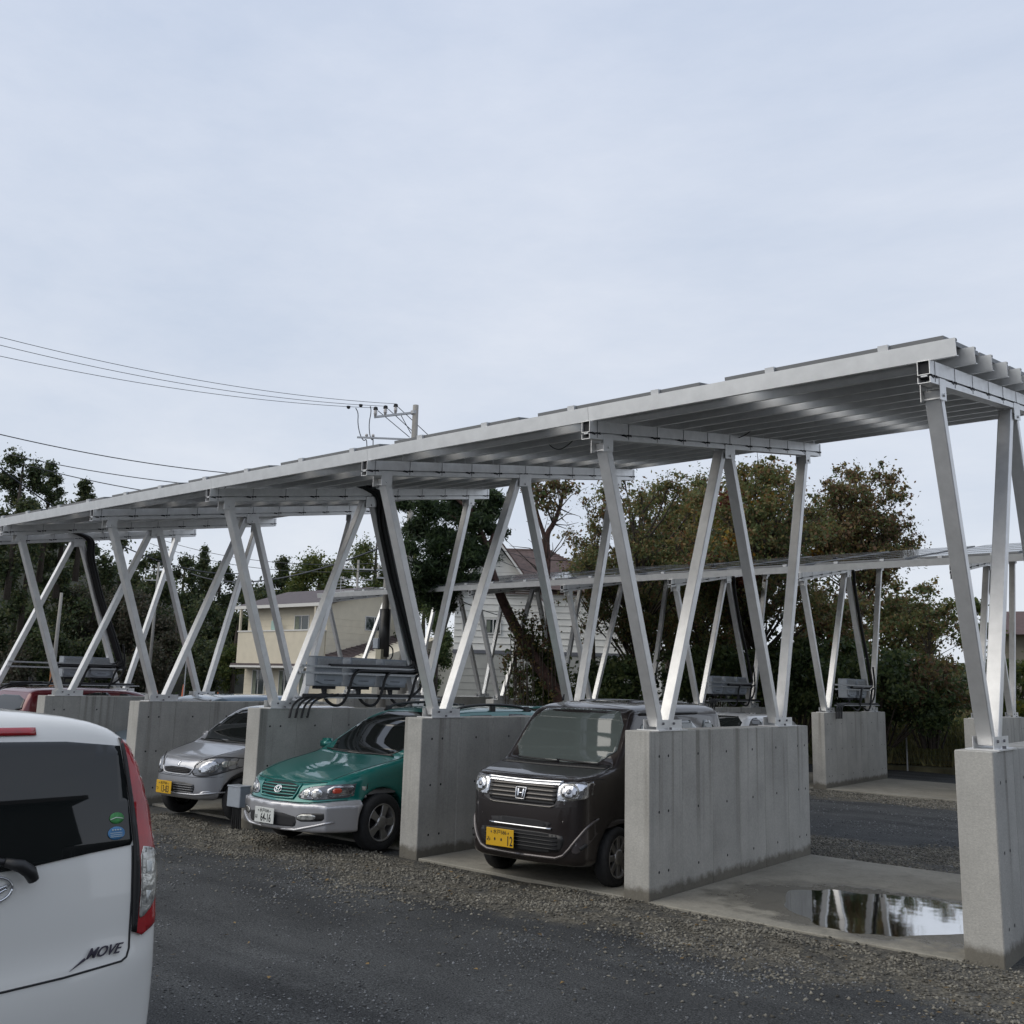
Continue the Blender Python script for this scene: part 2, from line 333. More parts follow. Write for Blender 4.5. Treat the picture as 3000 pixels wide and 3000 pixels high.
# puddle
pm=bpy.data.materials.new('still_water'); pm.use_nodes=True; t=pm.node_tree; t.nodes.clear()
o_=N(t,'ShaderNodeOutputMaterial'); mx=N(t,'ShaderNodeMixShader'); tr=N(t,'ShaderNodeBsdfTransparent'); gl=N(t,'ShaderNodeBsdfGlossy'); fr=N(t,'ShaderNodeFresnel'); fr.inputs[0].default_value=1.36
tr.inputs[0].default_value=(.88,.86,.82,1); gl.inputs['Roughness'].default_value=.045
nz=N(t,'ShaderNodeTexNoise'); nz.inputs['Scale'].default_value=2.2; bp=N(t,'ShaderNodeBump'); bp.inputs['Strength'].default_value=.07; bp.inputs['Distance'].default_value=.02
tcn=N(t,'ShaderNodeTexCoord'); t.links.new(tcn.outputs['Object'],nz.inputs['Vector']); t.links.new(nz.outputs[0],bp.inputs['Height']); t.links.new(bp.outputs[0],gl.inputs['Normal'])
t.links.new(fr.outputs[0],mx.inputs[0]); t.links.new(tr.outputs[0],mx.inputs[1]); t.links.new(gl.outputs[0],mx.inputs[2]); t.links.new(mx.outputs[0],o_.inputs[0]); MT['water']=pm
def chaikin(p,n=2,closed=True):
    p=[tuple(q) for q in p]
    for _ in range(n):
        q=[]
        for i in range(len(p) if closed else len(p)-1):
            a,b=p[i],p[(i+1)%len(p)]
            q+=[tuple(.75*x+.25*y for x,y in zip(a,b)),tuple(.25*x+.75*y for x,y in zip(a,b))]
        if not closed: q=[p[0]]+q+[p[-1]]
        p=q
    return p
pud=chaikin([(-1.98,1.42),(-1.80,.98),(-1.62,.62),(-1.3,.36),(-1.1,.20),(-.86,.17),(-.70,.30),(-.52,.36),(-.42,.62),(-.24,.74),(-.10,1.02),(-.04,1.5),(-.22,1.84),(-.48,1.92),(-.62,2.06),(-.88,1.98),(-1.12,2.0),(-1.34,1.78),(-1.62,1.80),(-1.78,1.60)],1)
pud=[(x+.035*math.sin(i*1.7)+.02*math.sin(i*4.1),y+.03*math.cos(i*2.3)) for i,(x,y) in enumerate(pud)]; pud=chaikin(pud,2)
tag(MB().add([(x,y,.0165) for x,y in pud],[tuple(range(len(pud)))]).obj('puddle_water','water'),kind='structure')
# ================================================================ concrete walls
pan=MB().box((0,0,-.25),(T,L/6,HW)).mesh('wall_panel',bevel=.007)
ties=MB()
for y in (.17,.34,.92,1.53,2.14,2.75,3.36,3.56):
    for z in (.24,.77,1.27):
        for x,s in ((-.0012,-1),(T+.0012,1)):
            ties.add([(x,y+.014*math.cos(a),z+.014*math.sin(a)) for a in [k*math.pi/4 for k in range(8)]],[tuple(range(8)) if s>0 else tuple(range(7,-1,-1))])
ties=ties.mesh('tie_holes'); 
for m_ in (pan,): m_.materials.append(MT['conc'])
ties.materials.append(MT['dark'])
wl=['thick concrete stall wall at the right edge of the photo, nearest the camera, beside the puddle','concrete stall wall right of the black boxy car, left of the puddle, with dark water streaks','concrete stall wall between the green minivan and the black boxy car','concrete stall wall between the silver hatchback and the green minivan','concrete stall wall just left of the silver hatchback','concrete stall wall in front of the red car, partly behind the white car','concrete stall wall at the left end of the near row, hidden behind the white car']
wb=['far row stall wall standing outside the right edge of the photo','far row concrete stall wall seen behind the rightmost near wall','far row concrete stall wall standing free in the gap right of the white sedan roof','far row concrete stall wall behind the black boxy car with three grey boxes above it','far row concrete stall wall behind the roof of the black boxy car','far row concrete stall wall behind the green minivan tail','far row concrete stall wall behind the green minivan roof','far row concrete stall wall at the left end of the far row']
for row,(oy,lab) in enumerate(((0,wl),(BY,wb))):
    for i in range(len(lab)):
        w=thing('concrete_wall',lab[i],'wall',(-i*P,oy,0),group='concrete walls of the near parking row' if row==0 else 'concrete walls of the far parking row')
        for k in range(6):
            o=link('wall_panel',pan,None,w); o.location=(0,k*L/6,0)
        tag(link('tie_holes',ties,None,w),kind='stuff')
# ================================================================ solar carports
SL=.1716; AN=math.atan(SL)
def bz(y): return 4.0768+(y+.9809)*SL      # underside of the cross beams
XL,XB=.160,.188
def leg_mesh(a,b):
    return MB().bar((0,a[0],a[1]),(0,b[0],b[1]),.114,.092).mesh('leg',bevel=.006)
legs=[leg_mesh(*q) for q in (((.30,1.545),(-.66,bz(-.66)-.02)),((.47,1.545),(1.68,bz(1.68)-.03)),((2.97,1.545),(1.86,bz(1.86)-.03)),((3.13,1.545),(4.02,bz(4.02)-.02)))]
def beam(y0,y1,z0,z1,kind):
    m=MB(); w=.043; th=.004
    def seg(x0,x1,a,b):
        V=[];
        for y in (y0,y1):
            V+=[(x0,y,bz(y)+a),(x1,y,bz(y)+a),(x1,y,bz(y)+b),(x0,y,bz(y)+b)]
        m.add(V,[(0,1,2,3),(7,6,5,4),(0,4,5,1),(1,5,6,2),(2,6,7,3),(3,7,4,0)])
    seg(-w,-w+th,z0,z1); seg(w-th,w,z0,z1)
    if kind=='tube': seg(-w+th,w-th,z0,z0+th); seg(-w+th,w-th,z1-th,z1)
    else: seg(-w+th,w-th,z0,z0+th)
    return m.mesh('cross_beam')
up_b=beam(-.98,4.46,.062,.166,'tube'); lo_b=beam(-.98,4.46,0,.046,'chan')
sp=MB()
for k in range(11):
    for dx,ww in ((-.045,.055),(.035,.018),(.075,.018)): 
        y=-.90+k*.5275+dx; sp.box((-.040,y,bz(y)+.044),(.046,y+ww,bz(y)+.064))
endshadem=MB().box((-.038,-.955,bz(-.955)+.068),(.038,-.93,bz(-.955)+.160)).mesh('end_shade'); endshadem.materials.append(MT['dark'])  # near-black box inside the open tube end, painted in place of its shade
core=MB(); y0,y1=-.975,4.45; core.add([(x,y,bz(y)+z) for y in (y0,y1) for x,z in ((-.022,.047),(.022,.047),(.022,.061),(-.022,.061))],[(0,1,2,3),(7,6,5,4),(0,4,5,1),(1,5,6,2),(2,6,7,3),(3,7,4,0)])
spm=sp.mesh('beam_bolts'); corem=core.mesh('beam_web')
clip=MB()
for k in range(11):
    y=-.86+k*.5275
    for x in (.046,-.046): clip.box((x-.0015,y,bz(y)+.01),(x+.0015,y+.0035,bz(y)+.165))
clipm=clip.mesh('purlin_clips')
foot=MB()
for x in (-.075,.070): foot.box((x,.19,1.503),(x+.005,.66,1.60))
foot.box((-.12,.15,1.497),(.12,.70,1.509))
footm=foot.mesh('foot_bracket'); 
fb=MB()
for y in (.30,.50):
    fb.lathe([(.075,0),(.075,.013),(.087,.013),(.087,0)],6,'x',(0,y,1.565))
fb.lathe([(1.509,.014),(1.53,.014),(1.53,0)],6,'z',(.1,.4,0))
fbm=fb.mesh('foot_bolts')
def headp(y0,y1,h=.20):
    m=MB(); ya,yb=y0,y1
    for x in (-.070,.065):
        m.add([(x,ya,bz(ya)-h*.55),(x,yb,bz(yb)-h*.55),(x,yb,bz(yb)+.05),(x,ya,bz(ya)+.05),(x+.005,ya,bz(ya)-h*.55),(x+.005,yb,bz(yb)-h*.55),(x+.005,yb,bz(yb)+.05),(x+.005,ya,bz(ya)+.05)],[(3,2,1,0),(4,5,6,7),(0,1,5,4),(1,2,6,5),(2,3,7,6),(3,0,4,7)])
        m.lathe([(x+.005,.0),(x+.005,.014),(x+.018,.014),(x+.018,0)],6,'x',(0,(ya+yb)/2,bz(ya)-h*.3))
    m.box((-.0655,(ya+yb)/2-.02,bz(ya)+.0-h*.42),(.0655,(ya+yb)/2+.02,bz(ya)-h*.38)); return m.mesh('head_bracket')
heads=[headp(-.76,-.60),headp(1.66,1.90),headp(3.94,4.08)]
for me in legs+[up_b,lo_b,footm]+heads: me.materials.append(MT['alu'])
for me in (clipm,fbm): me.materials.append(MT['bolt'])
spm.materials.append(MT['dark'])
corem.materials.append(MT['alu2'])
# purlins: C sections lying on the slope
def purlin(x0,x1):
    m=MB(); c=Matrix.Rotation(AN,4,'X'); h=.128
    m.box((x0,0,0),(x1,.004,h),c); m.box((x0,.004,0),(x1,.052,.004),c); m.box((x0,.004,h-.004),(x1,.052,h),c); m.box((x0,.048,h-.02),(x1,.052,h-.004),c)
    return m.mesh('purlin')
pur=purlin(-P+.003,0); pur0=purlin(0,.215); purL=purlin(-.22,0)
for me in (pur,pur0,purL): me.materials.append(MT['alup'])
# solar module: 1.71 x 1.01
def module():
    m=MB(); w,d=.855,.505; 
    m.box((-w,-d,0),(w,-d+.012,.036)); m.box((-w,d-.012,0),(w,d,.036)); m.box((-w,-d+.012,0),(-w+.012,d-.012,.036)); m.box((w-.012,-d+.012,0),(w,d-.012,.036))
    m.box((-w+.012,-d+.012,.026),(w-.012,d-.012,.028))
    return m.mesh('module_frame')
modf=module(); modf.materials.append(MT['back']); 
g=MB(); w,d=.843,.493
nxc,nyc=10,6
for a in range(nxc):
    for b in range(nyc):
        x0=-w+.02+a*(2*w-.04)/nxc; y0=-d+.02+b*(2*d-.04)/nyc; g.box((x0+.002,y0+.002,.0285),(x0+(2*w-.04)/nxc-.002,y0+(2*d-.04)/nyc-.002,.0305))
cellm=g.mesh('solar_cells'); cellm.materials.append(MT['cell'])
glm=MB().add([(-w,-d,.033),(w,-d,.033),(w,d,.033),(-w,d,.033)],[(0,1,2,3)]).mesh('cover_glass')
gg=bpy.data.materials.new('module_glass'); gg.use_nodes=True; t=gg.node_tree; t.nodes.clear(); o_=N(t,'ShaderNodeOutputMaterial'); mx=N(t,'ShaderNodeMixShader'); tr=N(t,'ShaderNodeBsdfTransparent'); gl=N(t,'ShaderNodeBsdfGlossy'); fr=N(t,'ShaderNodeFresnel'); gl.inputs['Roughness'].default_value=.06
t.links.new(fr.outputs[0],mx.inputs[0]); t.links.new(tr.outputs[0],mx.inputs[1]); t.links.new(gl.outputs[0],mx.inputs[2]); t.links.new(mx.outputs[0],o_.inputs[0]); glm.materials.append(gg)
clm=MB().box((0,-.535,.0),(.075,-.505,.042)).box((0,-.5055,.037),(.075,-.485,.042))
clm=clm.mesh('module_clamp'); clm.materials.append(MT['alu2'])
for row,oy in enumerate((0,BY)):
    c=thing('solar_carport','near silver aluminium solar carport with V legs standing on concrete walls, seen from underneath' if row==0 else 'far solar carport behind the near one, its sloping panels seen from above','carport',(0,oy,0),group='solar carports')
    nf=7 if row==0 else 8
    for i in range(nf):
        ox=-i*P
        for me in legs:
            o=link('leg',me,None,c); o.location=(ox+XL,0,0)
        for nm,me in (('cross_beam',up_b),('cross_beam',lo_b),('beam_web',corem),('end_shade',endshadem)): 
            o=link(nm,me,None,c); o.location=(ox+XB,0,0)
        for nm,me in (('beam_bolts',spm),('purlin_clips',clipm)):
            o=link(nm,me,None,c); o.location=(ox+XB,0,0); tag(o,kind='stuff')
        for dy,f in ((0,1),(3.44,-1)):
            o=link('foot_bracket',footm,None,c); o.location=(ox+XL,dy if f>0 else 2.64,0)
            o2=link('foot_bolts',fbm,None,c); o2.location=o.location; tag(o2,kind='stuff')
        for me in heads: o=link('head_bracket',me,None,c); o.location=(ox+XL+.006,0,0)
    for k in range(11):
        y=-.934+k*.5275; z=bz(y)+.168
        for i in range(nf-1):
            o=link('purlin',pur,None,c); o.location=(-i*P+XB,y,z)
        o=link('purlin',pur0,None,c); o.location=(XB,y,z)
        o=link('purlin',purL,None,c); o.location=(-(nf-1)*P+XB,y,z)
    for a in range(nf+2):
        for b in range(5):
            # centre on the slope
            y=-.385+b*1.055; x=-.547-a*1.9419; z=bz(y-.0)+.168+.131/math.cos(AN)+.004
            mo=link('solar_panel',modf,None,c); mo.location=(x,y,z); mo.rotation_euler=(AN,0,0)
            for nm,me in (('cells',cellm),('cover_glass',glm)):
                q=link(nm,me,None,mo)
                if nm=='cells': tag(q,kind='stuff')
            if b==0:
                for xq in (-.49,.40): q=link('module_clamp',clm,None,mo); q.location=(xq,0,0)
# mounting rails, enclosures and cables
def railset(c_oy,i,y0,y1):
    x=-i*P+XL+.075
    par=[o for o in COL.objects if o.name.startswith('solar_carport') and abs(o.location.y-c_oy)<.01][0]
    for z in (2.055,1.965): MB().box((x,y0,z),(x+.04,y1,z+.03)).obj('mounting_rail','steel',par)
    MB().box((x,y0-.05,1.635),(x+.05,y1+.4,1.655)).obj('mounting_rail','steel',par)
railset(0,3,.62,2.98); railset(0,6,.62,2.98); railset(BY,3,.62,2.9); railset(BY,2,.7,2.9)
def louver_box(label,i,oy,yc,first=[None]):
    x=-i*P+XL+.065
    t_=thing('power_conditioner',label,'equipment box',(x,oy+yc,1.8),group='grey power conditioner boxes on the carport rails')
    if first[0] is None:
        a=MB().box((-.22,-.25,0),(-.02,.25,.41)).mesh('housing',bevel=.012)
        b=MB()
        for k in range(26): b.box((-.021,-.215+k*.017,.285),(-.012,-.207+k*.017,.385))
        b=b.mesh('cooling_fins'); c_=MB().box((-.215,-.255,.400),(-.018,.255,.412)).mesh('hood',bevel=.004)
        d_=MB().prism(chaikin([(-.24,.03),(.24,.03),(.24,.19),(.0,.225),(-.24,.19)],1),-.012,.002,'x').mesh('front_cover'); e_=MB()
        for k in range(9): e_.box((.0015,-.10+k*.022,.075),(.0035,-.09+k*.022,.09))
        e_=e_.mesh('lettering'); f_=B((-.17,-.16,-.04),(-.05,.16,.0)).mesh('cable_gland')
        for me,m in ((a,'box'),(b,'steel'),(c_,'box'),(d_,'box'),(e_,'dark'),(f_,'dark')): me.materials.append(MT[m])
        first[0]=(a,b,c_,d_,e_,f_)
    for nm,me in zip(('housing','cooling_fins','hood','front_cover','nameplate_marks','cable_gland'),first[0]):
        q=link(nm,me,None,t_)
        if nm in('cooling_fins','nameplate_marks'): tag(q,kind='stuff')
for lab,i,oy,yc in (('leftmost of three grey equipment boxes above the green minivan roof',3,0,1.17),('middle of three grey equipment boxes above the green minivan roof',3,0,1.81),('rightmost of three grey equipment boxes above the green minivan roof, beside the thick cables',3,0,2.44),
    ('grey equipment box on rails above the red car at the left edge, left one',6,0,1.98),('smaller looking grey equipment box above the red car, right one',6,0,2.55),
    ('leftmost of three far grey boxes above the black boxy car tail',3,BY,1.17),('middle of three far grey boxes above the black boxy car tail',3,BY,1.81),('rightmost of three far grey boxes above the black boxy car tail',3,BY,2.44),
    ('left one of two far grey boxes above the free standing wall',2,BY,1.75),('right one of two far grey boxes above the free standing wall',2,BY,2.38)):
    louver_box(lab,i,oy,yc)
def smooth(pts,n=3): return chaikin(pts,n,False)
def cables(label,i,oy,thick=True):
    X=-i*P+XL+.09
    t_=thing('cable_bundle',label,'cables',(X,oy+2.9,1.5))
    k=0
    for d in ((0,-.13),(.035,-.085),(-.03,-.04),(.02,0),(-.02,.04),(.04,.07),(.05,-.05)) if thick else ((0,0),):
        a,b=d; b=b*(1 if i==3 else .45); r=.028 if thick else .035
        pts=[(a-.05,-1.9+b,3.28),(a-.03,-1.2+b,3.22),(a,-.86+b,3.12),(a,-.88+b,2.8),(a,-.72+b,2.36),(a,-.53+b,1.84),(a,-.2+b,1.15),(a,-.02+b,.72),(a,.03+b,.6-b),(a,-.12,.53-b*.5),(a,-.5,.535-b*.5),(a,-1.25+b*4,.52-b*.5)]
        if abs(a)>.025: pts=pts[:9]+[(a,-.08,.54)]
        MB().tube(smooth([(p[0],p[1],p[2]+0) for p in pts]),r,8).obj('conduit','cable',t_,smooth=True)
    # drop loops under each box
    for yc in ((-1.73,-1.09,-.46) if thick else (-1.15,-.5)):
        MB().tube(smooth([(-.10,yc-.06,.28),(-.05,yc-.06,.14),(.02,yc+.03,.035),(.03,yc+.20,.04),(.04,yc+.30,.20),(.04,yc+.36,.44),(.03,yc+.46,.52),(.03,yc+.6,.525)]),.021,8).obj('drop_loop','cable',t_,smooth=True)
        MB().tube(smooth([(-.10,yc+.0,.28),(-.10,yc,.18),(-.05,yc-.12,.155),(-.02,yc-.4,.16)]),.02,8).obj('drop_loop','cable',t_,smooth=True)
    MB().tube(smooth([(.04,.02,1.0),(.04,.09,.7),(.04,.09,.4),(.02,-.05,.2),(.0,-.3,.15)]),.02,8).obj('conduit','cable',t_,smooth=True)
    MB().tube([(0,-2.2,.17),(0,.35,.17)],.028,6).obj('conduit','cable',t_)
    for q in range(4): MB().tube(smooth([(.03,-1.9+q*.1,.19),(.05,-2.25+q*.1,.15),(.10,-2.45+q*.1,.05),(.115,-2.5+q*.1,-.12)]),.016,6).obj('drop_loop','cable',t_,smooth=True)
cables('thick black conduits dropping from the roof to the three boxes above the green minivan',3,0)
cables('thick black conduits curving down to the boxes above the red car',6,0)
cables('thin black conduit on the far carport above the black boxy car tail',3,BY,False)
cables('thin black conduit on the far carport above the free standing wall',2,BY,False)
# loose string cables under the near roof
rg=random.Random(3)
for q,(x,y) in enumerate(((-3.9,.3),(-8.9,-.6),(-2.7,2.0))):
    z=bz(y)+.20; w=.22+rg.random()*.2
    o=MB().tube(smooth([(x-w,y,z+.05),(x-w*.4,y+.02,z-.06-rg.random()*.07),(x+w*.3,y,z-.05),(x+w*.7,y,z+.06)]),.006,5).obj('loose_cable','cable',bpy.data.objects['solar_carport'],smooth=True)
# ================================================================ vehicles
def sdf_poly(X,Y,poly):
    P_=np.array(poly,float); d=np.full(X.shape,1e9); s=np.ones(X.shape)
    n=len(P_); j=n-1
    for i in range(n):
        e=P_[j]-P_[i]; wx=X-P_[i,0]; wy=Y-P_[i,1]
        t=np.clip((wx*e[0]+wy*e[1])/(e@e+1e-12),0,1); bx=wx-e[0]*t; by=wy-e[1]*t
        d=np.minimum(d,bx*bx+by*by)
        c1=Y>=P_[i,1]; c2=Y<P_[j,1]; c3=e[0]*wy>e[1]*wx
        fl=(c1&c2&c3)|(~c1&~c2&~c3); s=np.where(fl,-s,s); j=i
    return s*np.sqrt(d)
def smax(a,b,k):
    h=np.clip(k-np.abs(a-b),0,None)/k; return np.maximum(a,b)+h*h*k*.25
def nets(F,org,h):
    ins=F<0; nx,ny,nz=F.shape
    c=[ins[i:nx-1+i,j:ny-1+j,k:nz-1+k] for i in(0,1) for j in(0,1) for k in(0,1)]
    al=c[0].copy(); an=c[0].copy()
    for q in c[1:]: al&=q; an|=q
    act=an&~al; I=np.argwhere(act); idm=np.full(act.shape,-1,np.int64); idm[act]=np.arange(len(I))
    pos=np.zeros((len(I),3)); cnt=np.zeros(len(I))
    for ax in range(3):
        for a in(0,1):
            for b in(0,1):
                o=[0,0,0]; oth=[x for x in range(3) if x!=ax]; o[oth[0]]=a; o[oth[1]]=b
                p0=I+o; p1=p0.copy(); p1[:,ax]+=1
                f0=F[p0[:,0],p0[:,1],p0[:,2]]; f1=F[p1[:,0],p1[:,1],p1[:,2]]; cr_=(f0<0)!=(f1<0)
                t=np.where(cr_,f0/np.where(cr_,f0-f1,1),0); q=p0.astype(float); q[:,ax]+=t
                pos+=q*cr_[:,None]; cnt+=cr_
    pos/=cnt[:,None]
    # newton steps onto the surface
    G=np.gradient(F)
    def tri(A,p):
        p=np.clip(p,0,np.array(A.shape)-1.001); i=p.astype(int); f=p-i; r=0
        for a in(0,1):
            for b in(0,1):
                for d in(0,1):
                    w=(f[:,0] if a else 1-f[:,0])*(f[:,1] if b else 1-f[:,1])*(f[:,2] if d else 1-f[:,2]); r=r+w*A[i[:,0]+a,i[:,1]+b,i[:,2]+d]
        return r
    for _ in range(2):
        v=tri(F,pos); g=np.stack([tri(q,pos) for q in G],-1); pos=pos-g*(v/(np.sum(g*g,1)+1e-9))[:,None]*.8
    Q=[]
    for ax in range(3):
        o1,o2=[x for x in range(3) if x!=ax]
        s=[slice(None)]*3; s[ax]=slice(0,-1); e=[slice(None)]*3; e[ax]=slice(1,None)
        ch=ins[tuple(s)]!=ins[tuple(e)]; J=np.argwhere(ch)
        J=J[(J[:,o1]>0)&(J[:,o2]>0)&(J[:,o1]<F.shape[o1]-1)&(J[:,o2]<F.shape[o2]-1)]
        inn=ins[J[:,0],J[:,1],J[:,2]]
        def cell(d1,d2):
            K=J.copy(); K[:,o1]+=d1; K[:,o2]+=d2; return idm[K[:,0],K[:,1],K[:,2]]
        q=np.stack([cell(-1,-1),cell(0,-1),cell(0,0),cell(-1,0)],-1)
        fl=inn if ax!=1 else ~inn
        q=np.where(fl[:,None],q,q[:,::-1]); Q.append(q)
    Q=np.concatenate(Q); Q=Q[(Q>=0).all(1)]
    return pos*h+np.array(org),Q
class Car:
    def __init__(s,name,label,loc,rz,side,front,plan,paint,axles,wr,res=.022,k1=.10,k2=.12,arch=.06,group='cars parked in the stalls',cat='car',track=.70,extra=None,sub=2):
        s.t=thing(name,label,cat,loc,rz,group)
        sp_=chaikin(side,sub); fp=chaikin([(x,z) for x,z in front],1,False)
        fp=fp+[(-x,z) for x,z in reversed(fp)]; pp=chaikin(plan,2,False); pp=pp+[(-x,y) for x,y in reversed(pp)]
        ys=[p[1] for p in plan]; zs=[p[1] for p in front]; xs=[p[0] for p in front]
        h=res; x=np.arange(-max(xs)-.1,max(xs)+.1+h,h); y=np.arange(min(ys)-.12,max(ys)+.12,h); z=np.arange(min(zs)-.06,max(zs)+.08,h)
        XX,YY,ZZ=np.meshgrid(x,y,z,indexing='ij')
        a,b=np.meshgrid(y,z,indexing='ij'); S=sdf_poly(a,b,sp_)[None]
        a,b=np.meshgrid(x,z,indexing='ij'); Fr=sdf_poly(a,b,fp)[:,None,:]
        a,b=np.meshgrid(x,y,indexing='ij'); Pl=sdf_poly(a,b,pp)[:,:,None]
        F=smax(smax(np.broadcast_to(S,XX.shape),Fr,k1),Pl,k2)
        if extra: F=extra(F,XX,YY,ZZ)
        for (yw,zw) in axles:
            cyl=wr+arch-np.sqrt((YY-yw)**2+(ZZ-zw)**2); c3=np.minimum(cyl,np.abs(XX)-.42)
            F=smax(F,c3,.015)
        V,Q=nets(F,(x[0],y[0],z[0]),h)
        s.body=link('body',mesh_np('body',V,Q,True),paint,s.t); s.bvh=BVHTree.FromPolygons([tuple(v) for v in V],[tuple(q) for q in Q.tolist()])
        s.F,s.g=F,(x,y,z); s.paint=paint
        s.wheelmesh=None
    def region(s,name,fn,m,grow=.006,k=.012):
        x,y,z=s.g; XX,YY,ZZ=np.meshgrid(x,y,z,indexing='ij'); G_=smax(s.F-grow,fn(XX,YY,ZZ),k)
        V,Q=nets(G_,(x[0],y[0],z[0]),x[1]-x[0]); return link(name,mesh_np(name,V,Q,True),m,s.t)
    def hit(s,u,z,a,off=0.):
        d=Vector((-math.sin(a),math.cos(a),0)); ua=Vector((math.cos(a),math.sin(a),0)); o=ua*u+Vector((0,0,z))-d*9
        h_=s.bvh.ray_cast(o,d)
        if h_[0] is None: 
            q=s.bvh.find_nearest(ua*u+Vector((0,0,z))-d*2.0); return q[0]-d*off
        return h_[0]-d*off
    def hitz(s,x,y,off=0.):
        h_=s.bvh.ray_cast(Vector((x,y,5)),Vector((0,0,-1))); return (h_[0] if h_[0] is not None else Vector((x,y,1)))+Vector((0,0,off))
    def patch(s,name,poly,m,a=0,off=.004,step=.03,rnd=1,parent=None,skirt=.02,top=False,dz=0):
        a=R(a); poly=chaikin(poly,rnd) if rnd else list(poly)
        # subdivide boundary
        bd=[]
        for i in range(len(poly)):
            p,q=Vector(poly[i]),Vector(poly[(i+1)%len(poly)]); n=max(1,int((q-p).length/step))
            for k in range(n): bd.append(p+(q-p)*(k/n))
        xs=[p.x for p in bd]; zs=[p.y for p in bd]; pts=list(bd); n0=len(bd)
        pv=[(p.x,p.y) for p in bd]
        def inside(x,y):
            c=False; j=n0-1
            for i in range(n0):
                if (pv[i][1]>y)!=(pv[j][1]>y) and x<(pv[j][0]-pv[i][0])*(y-pv[i][1])/(pv[j][1]-pv[i][1])+pv[i][0]: c=not c
                j=i
            return c
        gx_=np.arange(min(xs)+step/2,max(xs),step); gz_=np.arange(min(zs)+step/2,max(zs),step)
        for gx0 in gx_:
            for gz0 in gz_:
                if inside(gx0,gz0): pts.append(Vector((gx0,gz0)))
        vv,ee,ff,ov,oe,of=delaunay_2d_cdt(pts,[],[list(range(n0))],1,1e-5)
        fn=(lambda p:s.hitz(p.x,p.y,off)) if top else (lambda p:s.hit(p.x,p.y,a,off))
        V=[fn(p) for p in vv]; F_=[tuple(f) for f in ff]
        me=bpy.data.meshes.new(name); me.from_pydata(V,[],F_)
        bm=bmesh.new(); bm.from_mesh(me); 
        d=Vector((0,0,1)) if top else Vector((math.sin(a),-math.cos(a),0))
        bm.normal_update()
        if sum(f.normal.dot(d)*f.calc_area() for f in bm.faces)<0: bmesh.ops.reverse_faces(bm,faces=bm.faces)
        for f in bm.faces: f.smooth=True
        if skirt:
            be=[e for e in bm.edges if e.is_boundary]; r_=bmesh.ops.extrude_edge_only(bm,edges=be)
            for v in [x for x in r_['geom'] if isinstance(x,bmesh.types.BMVert)]: v.co-=d*skirt
        bm.to_mesh(me); bm.free()
        return link(name,me,m,parent or s.t)
    def wheels(s,pos,r,w,track,rim='five',rr=None):
        rr=rr or r*.62
        if s.wheelmesh is None:
            ty=MB().lathe([(-w/2+.01,rr),(-w/2,rr+.03),(-w/2,r-.03),(-w/2+.02,r-.006),(-w/2+.045,r),(w/2-.045,r),(w/2-.02,r-.006),(w/2,r-.03),(w/2,rr+.03),(w/2-.01,rr)],40).mesh('tyre',smooth=True)
            ri=MB().lathe([(w/2-.012,rr+.004),(w/2-.004,rr),(w/2-.02,rr-.018),(-w/2+.01,rr-.03)],40); rim_d=w/2-.03
            ri=ri.mesh('rim',smooth=True)
            spk=MB(); n={'five':5,'cap':8,'steel':10}[rim]
            for k in range(n):
                t_=2*math.pi*k/n; c,s_=math.cos(t_),math.sin(t_)
                if rim=='five': pr=[(.0,-.055),(rr*.45,-.034),(rr-.012,-.05),(rr-.012,.05),(rr*.45,.034),(.0,.055)]
                else: pr=[(.0,-.03),(rr*.4,-.026),(rr-.012,-.030),(rr-.012,.030),(rr*.4,.026),(.0,.03)]
                q=[(u*c-v*s_,u*s_+v*c) for u,v in pr]; spk.prism(q,rim_d-.02,rim_d+.012,'x')
            spk=spk.mesh('spokes',bevel=.004)
            hub=MB().lathe([(rim_d,.075),(rim_d+.022,.07),(rim_d+.028,.05),(rim_d+.03,0)],20).mesh('hub_cap',smooth=True)
            dsc=MB().lathe([(-.02,rr-.02),(-.02,0)],24).mesh('brake_disc')
            for me,m in ((ty,'rubber'),(ri,'rim'),(spk,'rim'),(hub,'rim'),(dsc,'dark')): me.materials.append(MT[m])
            s.wheelmesh=(ty,ri,spk,hub,dsc)
        for (x,y) in pos:
            wt=bpy.data.objects.new('wheel',None); COL.objects.link(wt); wt.parent=s.t; wt.location=(x*track,y,r); wt.empty_display_size=.1
            if x<0: wt.rotation_euler=(0,0,math.pi)
            for nm,me in zip(('tyre','rim','spokes','hub_cap','brake_disc'),s.wheelmesh): link(nm,me,None,wt)
    def plate(s,x,z,y,bg,l1,l2,l3,tilt=0):
        pb=MB().box((x-.165,y-.006,z-.0825),(x+.165,y,z+.0825)).obj('number_plate',bg,s.t,bevel=.003)
        rot=(R(90),0,0); yy=y-.0075
        text(l1,.046,'plate_text','ink' ,pb,(x,yy,z+.047),rot,ext=.0006)
        text(l2,.05,'plate_text','ink',pb,(x-.132,yy,z-.025),rot,ext=.0006)
        text(l3,.125,'plate_text','ink',pb,(x+.03,yy,z-.028),rot,ext=.0006,sx=.62,offset=.0012)
        for dx in (-.1,.1): MB().lathe([(0,.007),(.004,.007),(.004,0)],8,'y',(x+dx,y-.010,z+.045)).obj('plate_screw','steel',pb)
def paint(name,c,metal=.35,rough=.32,flake=.1): return mat(name,c,rough=rough,metal=metal,var=flake*.4,scale=2,coat=1,coatr=.04,spec=.5)
MT['p_white']=paint('white_paint',(.74,.735,.70),0,.35,.03); MT['p_black']=paint('brown_black_paint',(.026,.020,.0195),.5,.3)
